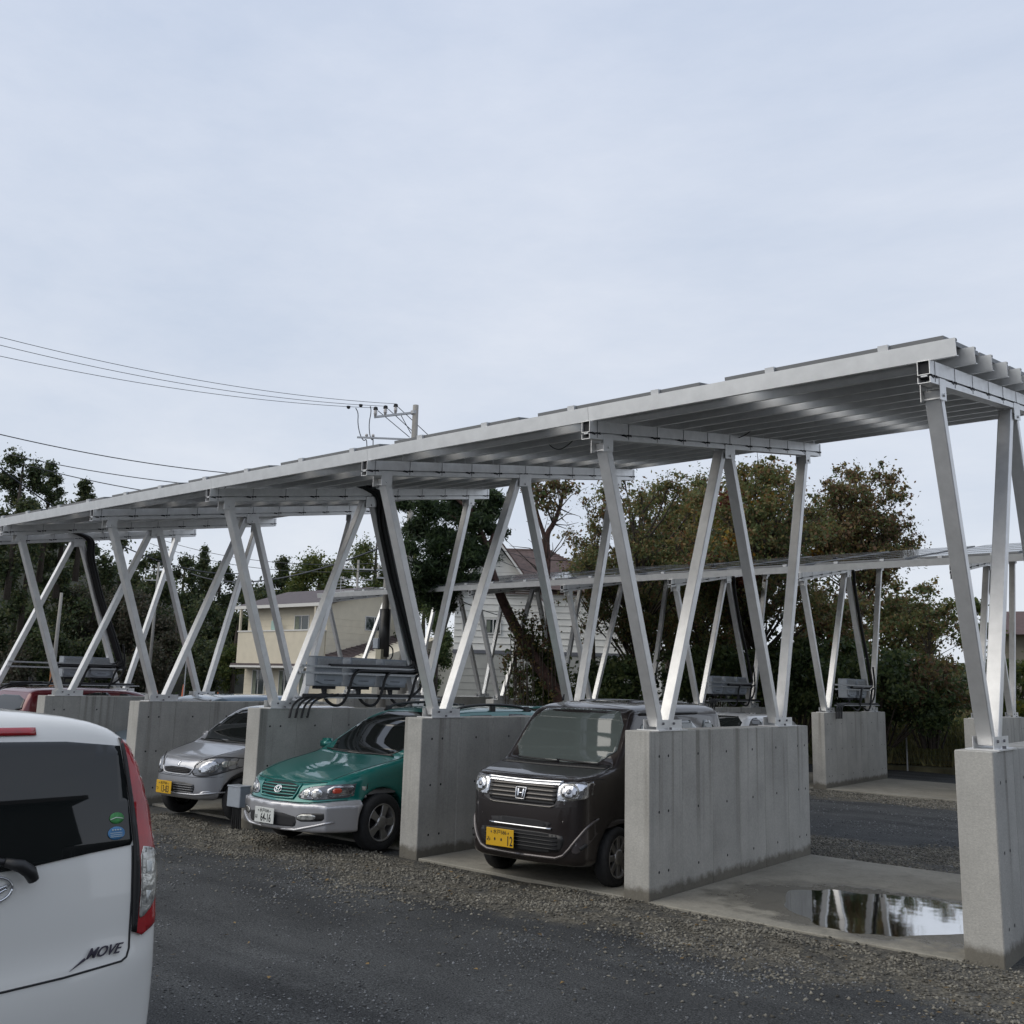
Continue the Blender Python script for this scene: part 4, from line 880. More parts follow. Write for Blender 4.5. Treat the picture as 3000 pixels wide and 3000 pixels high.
c=plain('small_suv','dark red hatchback at the left edge, roof and rear window above the white car',(-15.75,2.95,0),R(180),
 [(-.70,.26),(-.80,.40),(-.80,.62),(-.70,.80),(-.40,.92),(-.05,1.02),(.05,1.06),(.35,1.30),(.65,1.52),(.90,1.60),(1.35,1.65),(1.9,1.665),(2.45,1.645),(2.78,1.60),(2.90,1.40),(2.98,1.18),(3.05,1.05),(3.08,.5),(3.0,.28)],
 [(0,.24),(.74,.24),(.83,.34),(.845,.6),(.845,.95),(.82,1.08),(.74,1.38),(.66,1.56),(.5,1.63),(0,1.65)],
 [(0,-.80),(.4,-.76),(.66,-.60),(.80,-.30),(.845,.1),(.845,2.6),(.80,2.9),(.64,3.04),(0,3.08)],'p_red',[(0,.31),(2.5,.31)],.31,'glass',1.10,1.50,.1,.6,
 [[(.45,1.12),(1.25,1.14),(1.25,1.53),(.95,1.52),(.70,1.40)],[(1.33,1.14),(2.25,1.20),(2.12,1.44),(1.75,1.54),(1.33,1.55)]],hlz=.68)
c=plain('compact_car','dark blue compact car with its roof above the wall left of the silver hatchback',(-12.97,1.25,0),0,
 [(-.62,.25),(-.72,.36),(-.72,.60),(-.66,.80),(-.40,.90),(.0,.985),(.12,1.02),(.45,1.30),(.72,1.50),(1.0,1.58),(1.5,1.61),(2.2,1.61),(2.8,1.575),(3.0,1.50),(3.12,1.05),(3.18,.6),(3.12,.28)],
 [(0,.24),(.72,.24),(.83,.34),(.845,.6),(.845,.90),(.82,1.0),(.75,1.32),(.66,1.53),(.5,1.60),(0,1.62)],
 [(0,-.72),(.4,-.68),(.66,-.54),(.80,-.25),(.845,.1),(.845,2.7),(.78,3.0),(.6,3.14),(0,3.18)],'p_blue',[(0,.29),(2.5,.29)],.29,'glass',1.03,1.50,.1,.6,
 [[(.45,1.03),(1.2,1.05),(1.2,1.48),(.80,1.46),(.62,1.30)],[(1.28,1.05),(2.1,1.06),(2.1,1.49),(1.28,1.49)],[(2.18,1.06),(2.95,1.08),(2.85,1.44),(2.18,1.48)]],hlz=.62)
c=plain('sedan','pale silver car in the far row, roof showing right of the black boxy car',(-7.15,9.30,0),0,
 [(-.70,.25),(-.80,.36),(-.80,.60),(-.70,.78),(-.40,.86),(.0,.93),(.12,.97),(.45,1.22),(.70,1.37),(1.0,1.455),(1.5,1.48),(2.2,1.47),(2.75,1.42),(3.2,1.15),(3.38,.95),(3.42,.6),(3.35,.28)],
 [(0,.24),(.72,.24),(.83,.34),(.845,.6),(.845,.86),(.82,.95),(.74,1.22),(.64,1.40),(.48,1.465),(0,1.485)],
 [(0,-.80),(.4,-.76),(.66,-.60),(.80,-.25),(.845,.1),(.845,2.7),(.78,3.2),(.6,3.38),(0,3.42)],'p_bwhite',[(0,.30),(2.55,.30)],.30,'glass',.98,1.39,.1,.6,
 [[(.45,.98),(1.3,1.0),(1.3,1.38),(.95,1.36),(.62,1.18)],[(1.38,1.0),(2.2,1.01),(2.2,1.38),(1.38,1.38)],[(2.28,1.01),(2.9,1.03),(2.65,1.33),(2.28,1.37)]],hlz=.60)
q=at(1362,2045,36)
c=plain('small_car','small white car far behind the green minivan roof, its red tail light to the left',(q.x,q.y,0),R(232),
 [(-.70,.25),(-.80,.36),(-.80,.60),(-.70,.78),(-.40,.86),(.12,.97),(.70,1.37),(1.0,1.46),(1.5,1.50),(2.2,1.49),(2.7,1.42),(2.95,1.0),(3.0,.6),(2.95,.28)],
 [(0,.24),(.72,.24),(.83,.34),(.845,.6),(.845,.86),(.82,.95),(.74,1.22),(.64,1.42),(.48,1.485),(0,1.50)],
 [(0,-.80),(.4,-.76),(.66,-.60),(.80,-.25),(.845,.1),(.845,2.5),(.78,2.85),(.6,2.97),(0,3.0)],'p_white',[(0,.30),(2.4,.30)],.30,'glass',.98,1.40,.1,.6,
 [[(.45,.98),(1.3,1.0),(1.3,1.40),(.95,1.38),(.62,1.18)],[(1.38,1.0),(2.3,1.01),(2.2,1.36),(1.38,1.40)]],hlz=.75,res=.05,group='')
# grey junction box with cables beside the green minivan
t_=thing('junction_box','light grey electrical box with dark cables below, between silver hatchback and green minivan','box',(-8.60,-.12,.0))
MB().box((-.135,-.10,.27),(.135,.06,.53)).obj('housing','box',t_,bevel=.008); MB().box((-.14,-.106,.515),(.14,.065,.535)).obj('lid','box',t_,bevel=.004)
for k in range(7): MB().tube(smooth([(-.08+k*.026,-.03,.28),(-.085+k*.028,-.03,.15),(-.09+k*.03,-.03+.01*(k%3),.02),(-.09+k*.03,-.0,-.05)]),.010,6).obj('cable','cable',t_,smooth=True)
# ================================================================ bank, fence, vegetation
MT['grass']=mat('bank_grass',(.15,.19,.06),rough=.9,rnd=.6,col2=(.26,.21,.10),scale=.9); MT['soil']=mat('bank_soil',(.13,.12,.07),rough=.95,var=.4,scale=2)
MT['bark']=mat('grey_bark',(.06,.048,.038),rough=.9,var=.4,scale=12,bump=.8,bscale=25); MT['redbark']=mat('red_pine_bark',(.072,.040,.032),rough=.9,var=.5,scale=9,bump=.8,bscale=18)
def leafmat(name,cols,patches=None,sc=.35,rnd=.45):
    m=bpy.data.materials.new(name); m.use_nodes=True; t=m.node_tree; p=t.nodes['Principled BSDF']; p.inputs['Roughness'].default_value=.55; p.inputs['Specular IOR Level'].default_value=.35
    g=N(t,'ShaderNodeNewGeometry'); r=N(t,'ShaderNodeValToRGB'); r.color_ramp.interpolation='CONSTANT'; e=r.color_ramp.elements
    while len(e)<len(cols): e.new(.5)
    for i,cc in enumerate(cols): e[i].position=i/len(cols); e[i].color=(*cc,1)
    t.links.new(g.outputs['Random Per Island'],r.inputs[0]); c=r.outputs[0]
    if patches:
        n=N(t,'ShaderNodeTexNoise'); n.inputs['Scale'].default_value=sc; n.inputs['Detail'].default_value=2.5; tcn=N(t,'ShaderNodeTexCoord'); t.links.new(tcn.outputs['Object'],n.inputs['Vector'])
        r2=N(t,'ShaderNodeValToRGB'); e2=r2.color_ramp.elements; e2[0].position=.0; e2[0].color=(1,1,1,1); e2[1].position=.50; e2[1].color=(1,1,1,1)
        for ps,cc in patches: q=e2.new(ps); q.color=(*cc,1)
        e2[-1].color=(*patches[-1][1],1); t.links.new(n.outputs[0],r2.inputs[0])
        x=N(t,'ShaderNodeMix',data_type='RGBA',blend_type='MULTIPLY'); x.inputs[0].default_value=1; t.links.new(c,x.inputs[6]); t.links.new(r2.outputs[0],x.inputs[7]); c=x.outputs[2]
    t.links.new(c,p.inputs['Base Color']); 
    tl=N(t,'ShaderNodeBsdfTranslucent'); mx=N(t,'ShaderNodeMixShader'); mx.inputs[0].default_value=.45; t.links.new(c,tl.inputs[0]); t.links.new(p.outputs[0],mx.inputs[1]); t.links.new(tl.outputs[0],mx.inputs[2]); t.links.new(mx.outputs[0],t.nodes['Material Output'].inputs[0])
    return m
MT['lf_olive']=leafmat('olive_autumn_leaves',[(0.174,0.177,0.069),(0.104,0.140,0.054),(0.209,0.177,0.069),(0.142,0.164,0.060),(0.198,0.122,0.060),(0.082,0.114,0.048)],[(.60,(1.15,.98,.9)),(.74,(1.5,.95,.7))])
MT['lf_brown']=leafmat('brown_autumn_leaves',[(0.171,0.140,0.073),(0.110,0.127,0.056),(0.222,0.140,0.080),(0.100,0.140,0.056),(0.240,0.190,0.069),(0.141,0.081,0.049)])
MT['lf_orange']=leafmat('orange_leaves',[(.30,.16,.02),(.26,.11,.02),(.33,.22,.03),(.16,.11,.03)]); MT['lf_red']=leafmat('red_leaves',[(.16,.03,.02),(.10,.025,.02),(.13,.05,.02)]); MT['lf_yellow']=leafmat('yellow_leaves',[(.28,.24,.04),(.20,.20,.04),(.14,.13,.03)])
MT['lf_dark']=leafmat('dark_evergreen_leaves',[(0.059,0.091,0.034),(0.090,0.127,0.046),(0.042,0.068,0.029),(0.115,0.140,0.049)]); MT['lf_pine']=leafmat('pine_needles',[(0.033,0.058,0.024),(0.051,0.084,0.031),(0.022,0.038,0.021),(0.064,0.096,0.039)])
MT['lf_green']=leafmat('green_leaves',[(0.078,0.111,0.031),(0.109,0.135,0.037),(0.055,0.085,0.028),(0.133,0.144,0.043)],[(.62,(1.3,1.1,.7))]); MT['lf_hill']=leafmat('hill_leaves',[(0.049,0.074,0.034),(0.076,0.105,0.041),(0.108,0.117,0.049),(0.039,0.051,0.028)]); MT['lf_bare']=leafmat('dry_twigs',[(0.085,0.079,0.059),(0.065,0.064,0.044),(0.051,0.064,0.035),(0.095,0.079,0.052)])
def leafmesh(name,centers,radii,counts,size,rg_,flat=.0,needle=False,shell=.55):
    Cc=np.repeat(np.asarray(centers,float),counts,0); Rr=np.repeat(np.asarray(radii,float).reshape(len(centers),-1),counts,0)
    n=len(Cc); d=rg_.normal(size=(n,3)); d/=np.linalg.norm(d,axis=1)[:,None]; rad=np.minimum(np.abs(rg_.normal(size=n))*.52+.12,1.55)
    p=Cc+d*rad[:,None]*Rr
    nrm=rg_.normal(size=(n,3))+d*.6+np.array([0,0,flat]); nrm/=np.linalg.norm(nrm,axis=1)[:,None]
    a=np.cross(nrm,rg_.normal(size=(n,3))); a/=np.linalg.norm(a,axis=1)[:,None]; b=np.cross(nrm,a)
    s=size*(.45+1.0*rg_.random(n))[:,None]; w=s*(.22 if needle else .55)
    V=np.stack([p-a*s,p+b*w,p+a*s,p-b*w],1).reshape(-1,3); F=np.arange(n*4).reshape(-1,4)
    return mesh_np(name,V,F)
def tree(name,label,base,top,crown,leaf,bark='bark',n=26,cr_=.9,leaves=14000,size=.09,lean=(0,0),tr=.16,seed=0,group=None,forks=None,cz0=.3,extra=None,gaps=0,wob=.25,hide_trunk=False):
    """crown: (rx,ry,rz) half sizes; top: height of the crown top above base"""
    rg_=np.random.default_rng(seed+11); t_=thing(name,label,'tree',tuple(base),group=group)
    cz=top-crown[2]; cen=[]; tries=0
    while len(cen)<n and tries<5000:
        tries+=1; d=rg_.normal(size=3); d/=np.linalg.norm(d); r=rg_.random()**(1/2.2)
        q=np.array([lean[0]+d[0]*crown[0]*r,lean[1]+d[1]*crown[1]*r,cz+d[2]*crown[2]*r])
        if q[2]<cz0*top*.6: continue
        if all(np.linalg.norm((q-c)[:3])>cr_*(.62) for c in cen): cen.append(q)
    cen=np.array(cen); radii=np.stack([cr_*(.7+.6*rg_.random(len(cen)))]*3,-1)*np.array([1,1,.78])
    # trunk and limbs
    m=MB(); tp=[(0,0,-.4)]; K=6
    for k in range(1,K+1): f=k/K; tp.append((lean[0]*f**1.3+rg_.normal()*wob*tr*2,lean[1]*f**1.3+rg_.normal()*wob*tr*2,(cz+crown[2]*.35)*f))
    m.tube(tp,[tr*(1-.75*k/K) for k in range(K+1)],8); m.obj('trunk',bark,t_,smooth=True)
    l=MB()
    for q in cen:
        f=min(.92,max(.25,(q[2]-crown[2]*.55)/(cz+crown[2]*.35))); i=min(K-1,int(f*K)); a=Vector(tp[i]).lerp(Vector(tp[i+1]),f*K-i); b=Vector(q)
        mid=a.lerp(b,.5)+Vector((rg_.normal()*.2,rg_.normal()*.2,.15))*crown[0]*.25
        l.tube([a,mid,b],[tr*.34,tr*.2,tr*.07],5,False)
        for _ in range(4):
            e_=b+Vector(rg_.normal(size=3)).normalized()*cr_*.9; l.tube([mid.lerp(b,.6),b.lerp(e_,.5)+Vector((0,0,.05)),e_],[tr*.10,tr*.06,tr*.02],4,False)
    tag(l.obj('limbs',bark,t_,smooth=True),kind='stuff')
    w=cr_**2*np.ones(len(cen)); cnt=np.maximum(10,(leaves*(.4+1.2*rg_.random(len(cen)))/len(cen))).astype(int)
    # scattered outer sprays loosen the outline
    k2=len(cen)*2; dd=rg_.normal(size=(k2,3)); dd/=np.linalg.norm(dd,axis=1)[:,None]; src=cen[rg_.integers(0,len(cen),k2)]; sp_=src+dd*cr_*np.array([1,1,.8])*1.05
    tag(link('crown',leafmesh('crown',np.concatenate([cen,sp_]),np.concatenate([radii,np.full((k2,3),cr_*.30)]),np.concatenate([cnt,np.full(k2,max(4,int(leaves*.22/k2)))]),size,rg_),leaf,t_),kind='stuff')
    if extra:
        for (dx,dy,dz,r,nl,mm) in extra: tag(link('leaf_cluster',leafmesh('leaf_cluster',[(lean[0]+dx,lean[1]+dy,dz)],[(r,r,r*.8)],[nl],size*1.05,rg_,shell=.8),mm,t_),kind='stuff')
    return t_
cy_,sy_=math.cos(CAM['yaw']),math.sin(CAM['yaw'])
def gz_(q,z=0.): return Vector((q.x,q.y,z))
def pxm(d): return 2841.4/d      # pixels of the photo per metre at distance d
def tree_at(name,label,u,vtop,d,halfw,vbot,leaf,zb=0.,**k):
    """crown centred on photo column u, top at row vtop, reaching down to row vbot, half width in px"""
    P0=at(u,2000,d); zt=at(u,vtop,d).z; zbot=at(u,vbot,d).z; r=halfw/pxm(d)
    return tree(name,label,(P0.x,P0.y,zb),zt-zb,(r,r,(zt-zbot)/2),leaf,**k)
# bank behind the far row
q0=18.25
m=MB(); xs_=np.linspace(-34,40,60); prof=[(0,-.05),(.05,.10),(.35,.16),(1.6,.75),(3.2,1.05),(8,1.1),(16,.9),(22,-.1)]
V=[(x,q0+.12*math.sin(x*.7)+y,z+(.10*math.sin(x*1.3+y)+.05*math.sin(x*3.1) if i>1 else 0)) for x in xs_ for i,(y,z) in enumerate(prof)]; k_=len(prof)
xs_=[x for x in xs_]
m.add(V,[(i*k_+j,(i+1)*k_+j,(i+1)*k_+j+1,i*k_+j+1) for i in range(len(xs_)-1) for j in range(k_-1)])
# the bank only runs along the right half of the plot
V2=[v for v in V]; bank=m.mesh('earth_bank',smooth=True)
bm=bmesh.new(); bm.from_mesh(bank); bmesh.ops.delete(bm,geom=[f for f in bm.faces if f.calc_center_median().x<-13],context='FACES'); bm.to_mesh(bank); bm.free()
tag(link('earth_bank',bank,'soil'),kind='structure')
def grass(name,xr,yr,n,zf,hh,m_,seed):
    r=np.random.default_rng(seed); x=r.uniform(*xr,n); y=r.uniform(*yr,n); z=zf(x,y); a=r.uniform(0,6.28,n); h=hh*(.5+r.random(n)); ln=r.normal(0,.35,(n,2))*h[:,None]; w=.02+.02*r.random(n)
    p=np.stack([x,y,z],-1); d=np.stack([np.cos(a),np.sin(a),0*a],-1)*w[:,None]; tipp=p+np.stack([ln[:,0],ln[:,1],h],-1)
    V=np.stack([p-d,p+d,tipp],1).reshape(-1,3); return tag(link(name,mesh_np(name,V,np.arange(3*n).reshape(-1,3)),m_),kind='stuff')
bzf=lambda x,y: np.interp(y-q0-.12*np.sin(x*.7),[p[0] for p in prof],[p[1] for p in prof])+.03
grass('bank_grass',(-12,6),(q0+.2,q0+4.0),60000,bzf,.34,'grass',3)
# wire mesh fence along the bank foot
f_=thing('wire_fence','low wire mesh fence along the grassy bank behind the far row','fence',(0,q0-.05,0))
for k in range(10): MB().tube([(-12+k*2,0,0),(-12+k*2,0,1.15)],.022,6).obj('post','steel',f_)
m=MB()
for k in range(11): m.box((-12,-.002,.12+k*.1),(6,.002,.124+k*.1))
for k in range(180): m.box((-12+k*.1,-.0035,.1),(-11.997+k*.1,.0005,1.13))
tag(m.obj('mesh_wires',mat('fence_wire',(.12,.15,.12),rough=.6),f_),kind='stuff')
E_=[( -1.2,-.5,5.9,.55,420,'lf_yellow'),(-.2,-1.3,5.0,.6,380,'lf_orange'),(-1.0,-1.2,4.5,.6,420,'lf_red'),(.2,-1.4,3.9,.6,420,'lf_red'),(-.3,-1.2,6.2,.5,300,'lf_red'),(.8,-1.2,6.0,.5,360,'lf_orange')]
gt='trees on the bank behind the far row'
tree_at('autumn_tree','tall dense tree with red and yellow leaves below the rightmost roof bay',2230,1330,28,215,1960,'lf_olive',.9,n=95,cr_=.55,leaves=34000,size=.052,seed=1,group=gt,tr=.16,extra=E_)
tree_at('autumn_tree','rounded brown green tree at the right end of the tall group, against the sky',2520,1375,39,170,1760,'lf_brown',.9,n=90,cr_=.60,leaves=30000,size=.066,seed=2,group=gt,tr=.14,extra=[(-1.4,-.6,6.2,.5,420,'lf_orange')])
tree_at('autumn_tree','lower yellowish brown tree in front of the bank at the right',2440,1720,32,125,2030,'lf_brown',.9,n=42,cr_=.50,leaves=17000,size=.058,seed=3,group=gt,tr=.10,extra=[(.5,-.7,2.4,.5,300,'lf_orange'),(-.4,-.8,3.0,.4,260,'lf_orange')])
tree_at('autumn_tree','thin grey green tree between the bank and the leaning post at the right',2730,1710,39,120,1990,'lf_olive',.9,n=30,cr_=.44,leaves=3800,size=.07,seed=4,group=gt,tr=.07)
tree_at('autumn_tree','open olive tree left of the tall group, behind the black boxy car',1870,1375,30,195,1990,'lf_olive',.6,n=95,cr_=.50,leaves=24000,size=.05,seed=5,group=gt,tr=.14)
tree_at('autumn_tree','dense dark tree filling the gap behind the black boxy car roof',2060,1400,32,175,2020,'lf_olive',.6,n=85,cr_=.55,leaves=26000,size=.055,seed=6,group=gt,tr=.14)
tree_at('autumn_tree','olive tree standing behind the two middle trees of the tall group',2150,1370,37,190,1850,'lf_olive',.6,n=80,cr_=.66,leaves=22000,size=.068,seed=8,group=gt,tr=.14)
tree_at('autumn_tree','olive tree standing behind the open left tree of the group',1960,1380,37,150,1850,'lf_olive',.6,n=70,cr_=.62,leaves=18000,size=.066,seed=9,group=gt,tr=.14)
tree_at('autumn_tree','far olive tree with sky showing through beside the right end of the tall group',2640,1690,45,115,1960,'lf_olive',.9,n=44,cr_=.62,leaves=9000,size=.08,seed=10,group=gt,tr=.10)
tree_at('autumn_tree','twiggy small tree with thin leaves left of the olive tree',1740,1440,31,100,1900,'lf_brown',.6,n=40,cr_=.38,leaves=4600,size=.048,seed=7,group=gt,tr=.07)
def bush(label,u,v0,v1,d,hw,leaf,n,seed,zb=0.,size=.07,cr_=.5):
    P0=at(u,2000,d); r=hw/pxm(d); zt=at(u,v0,d).z; z0=max(zb-.1,at(u,v1,d).z)
    rg_=np.random.default_rng(seed); t_=thing('shrub',label,'shrub',(P0.x,P0.y,zb),group='shrubs along the plot edge')
    k=max(5,int(r*r*(zt-z0)*2.2/cr_**2)); k=min(k,26); cen=np.stack([rg_.uniform(-r,r,k)*sy_,rg_.uniform(-r,r,k)*cy_,z0-zb+rg_.random(k)*(zt-z0)*.85],-1); cen[:,1]+=rg_.normal(0,.3,k)
    l=MB()
    for q in cen: l.tube([(q[0]*.3,q[1]*.3,-.2),(q[0]*.7,q[1]*.7,q[2]*.6),tuple(q)],[.03,.02,.008],4,False)
    tag(l.obj('stems','bark',t_,smooth=True),kind='stuff')
    tag(link('foliage',leafmesh('foliage',cen,np.full((k,3),cr_)*np.array([1.1,1.1,.62]),np.full(k,n//k),size,rg_),leaf,t_),kind='stuff')
bush('dark evergreen shrub mass on the bank in the gap between near walls',2560,1880,2105,27,210,'lf_dark',17000,21,.8,.06,.55)
bush('dark evergreen shrub behind the free standing far wall',2330,1850,2110,27,170,'lf_dark',12000,22,.8,.07,.6)
bush('dark reddish shrub on the bank above the grass, right side',2720,1915,2105,27,110,'lf_brown',9000,23,.8,.055,.42)
bush('green shrub at the far right edge behind the rightmost post',2960,1900,2130,27,90,'lf_green',6000,24,.8,.06,.45)
bush('dark shrub below the white house belt, right of the ivy',1800,1930,2060,27,150,'lf_dark',11000,25,.4,.07,.55)
bush('dark shrub behind the black boxy car tail and grey boxes',2080,1890,2060,27,150,'lf_dark',11000,26,.5,.07,.55)
bush('small leafy tree top seen between two right hand posts',2880,1740,1900,30,40,'lf_green',2600,27,.8,.06,.4)
# pine with leaning red trunk, and a second red trunk with a fork
def trunkline(pts,d,r,t_,nm='trunk',m='redbark'):
    o=Vector(t_.location); MB().tube(chaikin([tuple(at(u,v,dd)-o) for (u,v,dd) in [(p[0],p[1],d+(p[2] if len(p)>2 else 0)) for p in pts]],2,False),r if not isinstance(r,tuple) else [r[0]+(r[1]-r[0])*i/(4*len(pts)-7+0 or 1) for i in range(len(chaikin(pts and [tuple(p[:2]) for p in pts],2,False)))],9).obj(nm,m,t_,smooth=True)
b0=at(1665,2060,26); pn=thing('pine_tree','pine with a leaning red trunk and dark rounded crown in front of the white house','tree',(b0.x,b0.y,0))
trunkline([(1690,2150),(1640,2040),(1560,1925),(1510,1840),(1465,1745),(1435,1660),(1425,1600),(1400,1540),(1370,1500)],26,(.20,.08),pn)
for pts in ([(1430,1620),(1380,1590),(1310,1560)],[(1420,1590),(1340,1520),(1270,1480)],[(1425,1605),(1450,1560),(1440,1500)],[(1435,1660),(1360,1640),(1260,1640)],[(1430,1640),(1290,1690),(1240,1700)],[(1385,1500),(1310,1440),(1250,1420)]): trunkline(pts,26,(.09,.03),pn,'limb')
rg_=np.random.default_rng(44); cen=[];rad=[];cnt=[]
for (u,v,r,n_) in ((1330,1490,.55,1),(1265,1500,.5,1),(1400,1480,.5,1),(1440,1530,.38,1),(1235,1560,.55,1),(1300,1560,.65,1),(1370,1560,.6,1),(1250,1640,.65,1),(1320,1640,.65,1),(1380,1620,.45,1),(1270,1710,.6,1),(1340,1700,.5,1),(1225,1700,.4,1),(1300,1440,.35,1),(1220,1430,.4,1),(1180,1480,.3,.6),(1300,1760,.4,.8),(1395,1440,.3,.6),(1450,1460,.3,.5)):
    p=at(u,v,26+rg_.normal()*.7)-Vector(pn.location); 
    for j in range(5):
        cen.append((p.x+rg_.normal()*r*.5,p.y+rg_.normal()*r*.5,p.z+rg_.normal()*r*.3)); rad.append((r*.74,r*.74,r*.46)); cnt.append(int(900*n_))
tag(link('crown',leafmesh('crown',cen,rad,cnt,.085,rg_,needle=True,shell=.7),'lf_pine',pn),kind='stuff')
b1=at(1625,2060,27); rt=thing('red_trunk_tree','bare red barked tree with a forked trunk and ivy at its foot, against the sky','tree',(b1.x,b1.y,0))
trunkline([(1635,2140),(1628,2000),(1615,1850),(1598,1720),(1605,1640),(1600,1565),(1622,1535),(1640,1490),(1650,1440)],27,(.14,.06),rt)
trunkline([(1604,1600),(1585,1540),(1570,1490),(1572,1430)],27,(.08,.04),rt,'limb'); trunkline([(1603,1570),(1592,1580),(1590,1640),(1603,1700)],27,(.06,.06),rt,'limb')
tw=MB(); rr=random.Random(8); o=Vector(rt.location)
for k in range(46):
    u0,v0=rr.choice(((1640,1490),(1605,1640),(1575,1480),(1650,1440),(1620,1535),(1600,1700))); a=rr.uniform(-2.6,-.5) if rr.random()<.7 else rr.uniform(-.4,.5); ln_=rr.uniform(50,150)
    p0=(u0,v0); p1=(u0+ln_*.5*math.cos(a),v0+ln_*.5*math.sin(a)); p2=(p1[0]+ln_*.5*math.cos(a+rr.uniform(-.7,.7)),p1[1]+ln_*.5*math.sin(a+rr.uniform(-.7,.7)))
    tw.tube([at(*p,27+rr.uniform(-.6,.6)*(i))-o for i,p in enumerate((p0,p1,p2))],[.022,.013,.005],4,False)
tag(tw.obj('twigs','bark',rt,smooth=True),kind='stuff')
cen=[tuple(at(u,v,26.6)-o) for u,v in ((1590,1450),(1620,1420),(1560,1420),(1660,1430),(1600,1480))]; tag(link('sparse_leaves',leafmesh('sparse_leaves',cen,[(.55,.5,.4)]*5,[240]*5,.06,rg_),'lf_brown',rt),kind='stuff')
iv=[]
for u,v in ((1560,1900),(1590,1930),(1570,1960),(1600,1990),(1620,1940),(1610,2030),(1640,1980),(1580,2020),(1650,2030),(1545,1870),(1520,1985),(1500,2030),(1540,2040)): iv.append(tuple(at(u,v,26.4)-o))
tag(link('ivy',leafmesh('ivy',iv,[(.42,.4,.42)]*len(iv),[620]*10+[200]*3,.055,rg_),'lf_green',rt),kind='stuff')
vine=thing('hanging_vine','dry hanging leafy twigs in front of the white house wall','plant',tuple(at(1560,2050,25.8)*1.0)[:2]+(0,)); o=Vector(vine.location)
vc=[tuple(at(1480+150*rg_.random(),1800+240*rg_.random(),25.8)-o) for _ in range(34)]; tag(link('dry_leaves',leafmesh('dry_leaves',vc,[(.2,.2,.3)]*34,[38]*34,.05,rg_),'lf_brown',vine),kind='stuff')
vm=MB()
for q in vc: vm.tube([(q[0]+.05,q[1],max(-.05,q[2]-1.4)),(q[0],q[1],q[2]-.5),q],[.014,.01,.005],4,False)
tag(vm.obj('twigs','bark',vine,smooth=True),kind='stuff')
# ---------------------------------------------------------------- wooded hill at the left
hd=105
hm=MB(); cols=[(-260,2025,1500),(-60,2025,1480),(60,2018,1560),(200,2015,1600),(330,2015,1680),(480,2012,1720),(640,2010,1800),(760,2008,1830),(900,2008,1850),(1100,2008,1860),(1350,2010,1900),(1600,2012,1930),(2000,2020,1960),(2500,2035,1985)]
V=[]; 
for (u,vb,vt) in cols:
    for f,dd in ((0,hd),(.35,hd+14),(.7,hd+28),(1,hd+44)):
        p=at(u,vb+(vt-vb)*f,dd); p.z=max(p.z,-.3) if f>0 else -.3; V.append(tuple(p))
    p=at(u,2000,hd+110); V.append((p.x,p.y,-.5))
hm.add(V,[(i*5+j,(i+1)*5+j,(i+1)*5+j+1,i*5+j+1) for i in range(len(cols)-1) for j in range(4)])
tag(hm.obj('wooded_hill',mat('hill_floor',(.022,.024,.014),rough=.95,var=.5,scale=.3),smooth=True),kind='structure')
def hill_tree(label,u,vtop,d,hw,vbot,leaf,seed,kind='r',n=2600,size=.34,zb=None):
    zt=at(u,vtop,d).z; zb_=at(u,vbot,d).z if zb is None else zb; P0=at(u,2000,d); r=hw/pxm(d); rg_=np.random.default_rng(seed)
    t_=thing('hill_tree',label,'tree',(P0.x,P0.y,max(zb_-1,-.3)),group='trees of the wooded hill'); H=zt-t_.location.z; k=16
    f=np.sort(rg_.random(k)); 
    if kind=='c': rr_=r*(1.02-f)**.8*.62; f=f*.95; ang=rg_.uniform(0,6.28,k); rr_=rr_*rg_.uniform(.3,1.3,k); cen=np.stack([np.cos(ang)*rr_,np.sin(ang)*rr_,H*(.2+.77*f)],-1); rad=np.stack([r*(1.1-f)*.5+.3]*2+[np.full(k,H*.07+.3)],-1)
    elif kind=='p': k=26; f=np.linspace(.25,.97,k); rr_=r*(1-f**2.2)*rg_.uniform(.2,1.1,k); ang=rg_.uniform(0,6.28,k); cen=np.stack([np.cos(ang)*rr_,np.sin(ang)*rr_,H*f],-1); rad=np.full((k,3),r*.26)*np.array([1,1,.8])
    else:
        d_=rg_.normal(size=(k,3)); d_/=np.linalg.norm(d_,axis=1)[:,None]; cen=d_*np.array([r*.66,r*.66,H*.40])+np.array([0,0,H*.52]); rad=np.full((k,3),r*.44)
    MB().tube([(0,0,-.5),(.1,0,H*.5),(0,.1,H*.92)],[.28,.18,.05],6).obj('trunk','bark',t_,smooth=True)
    tag(link('crown',leafmesh('crown',cen,rad,np.full(k,n//k),size,rg_,shell=.6),leaf,t_),kind='stuff')
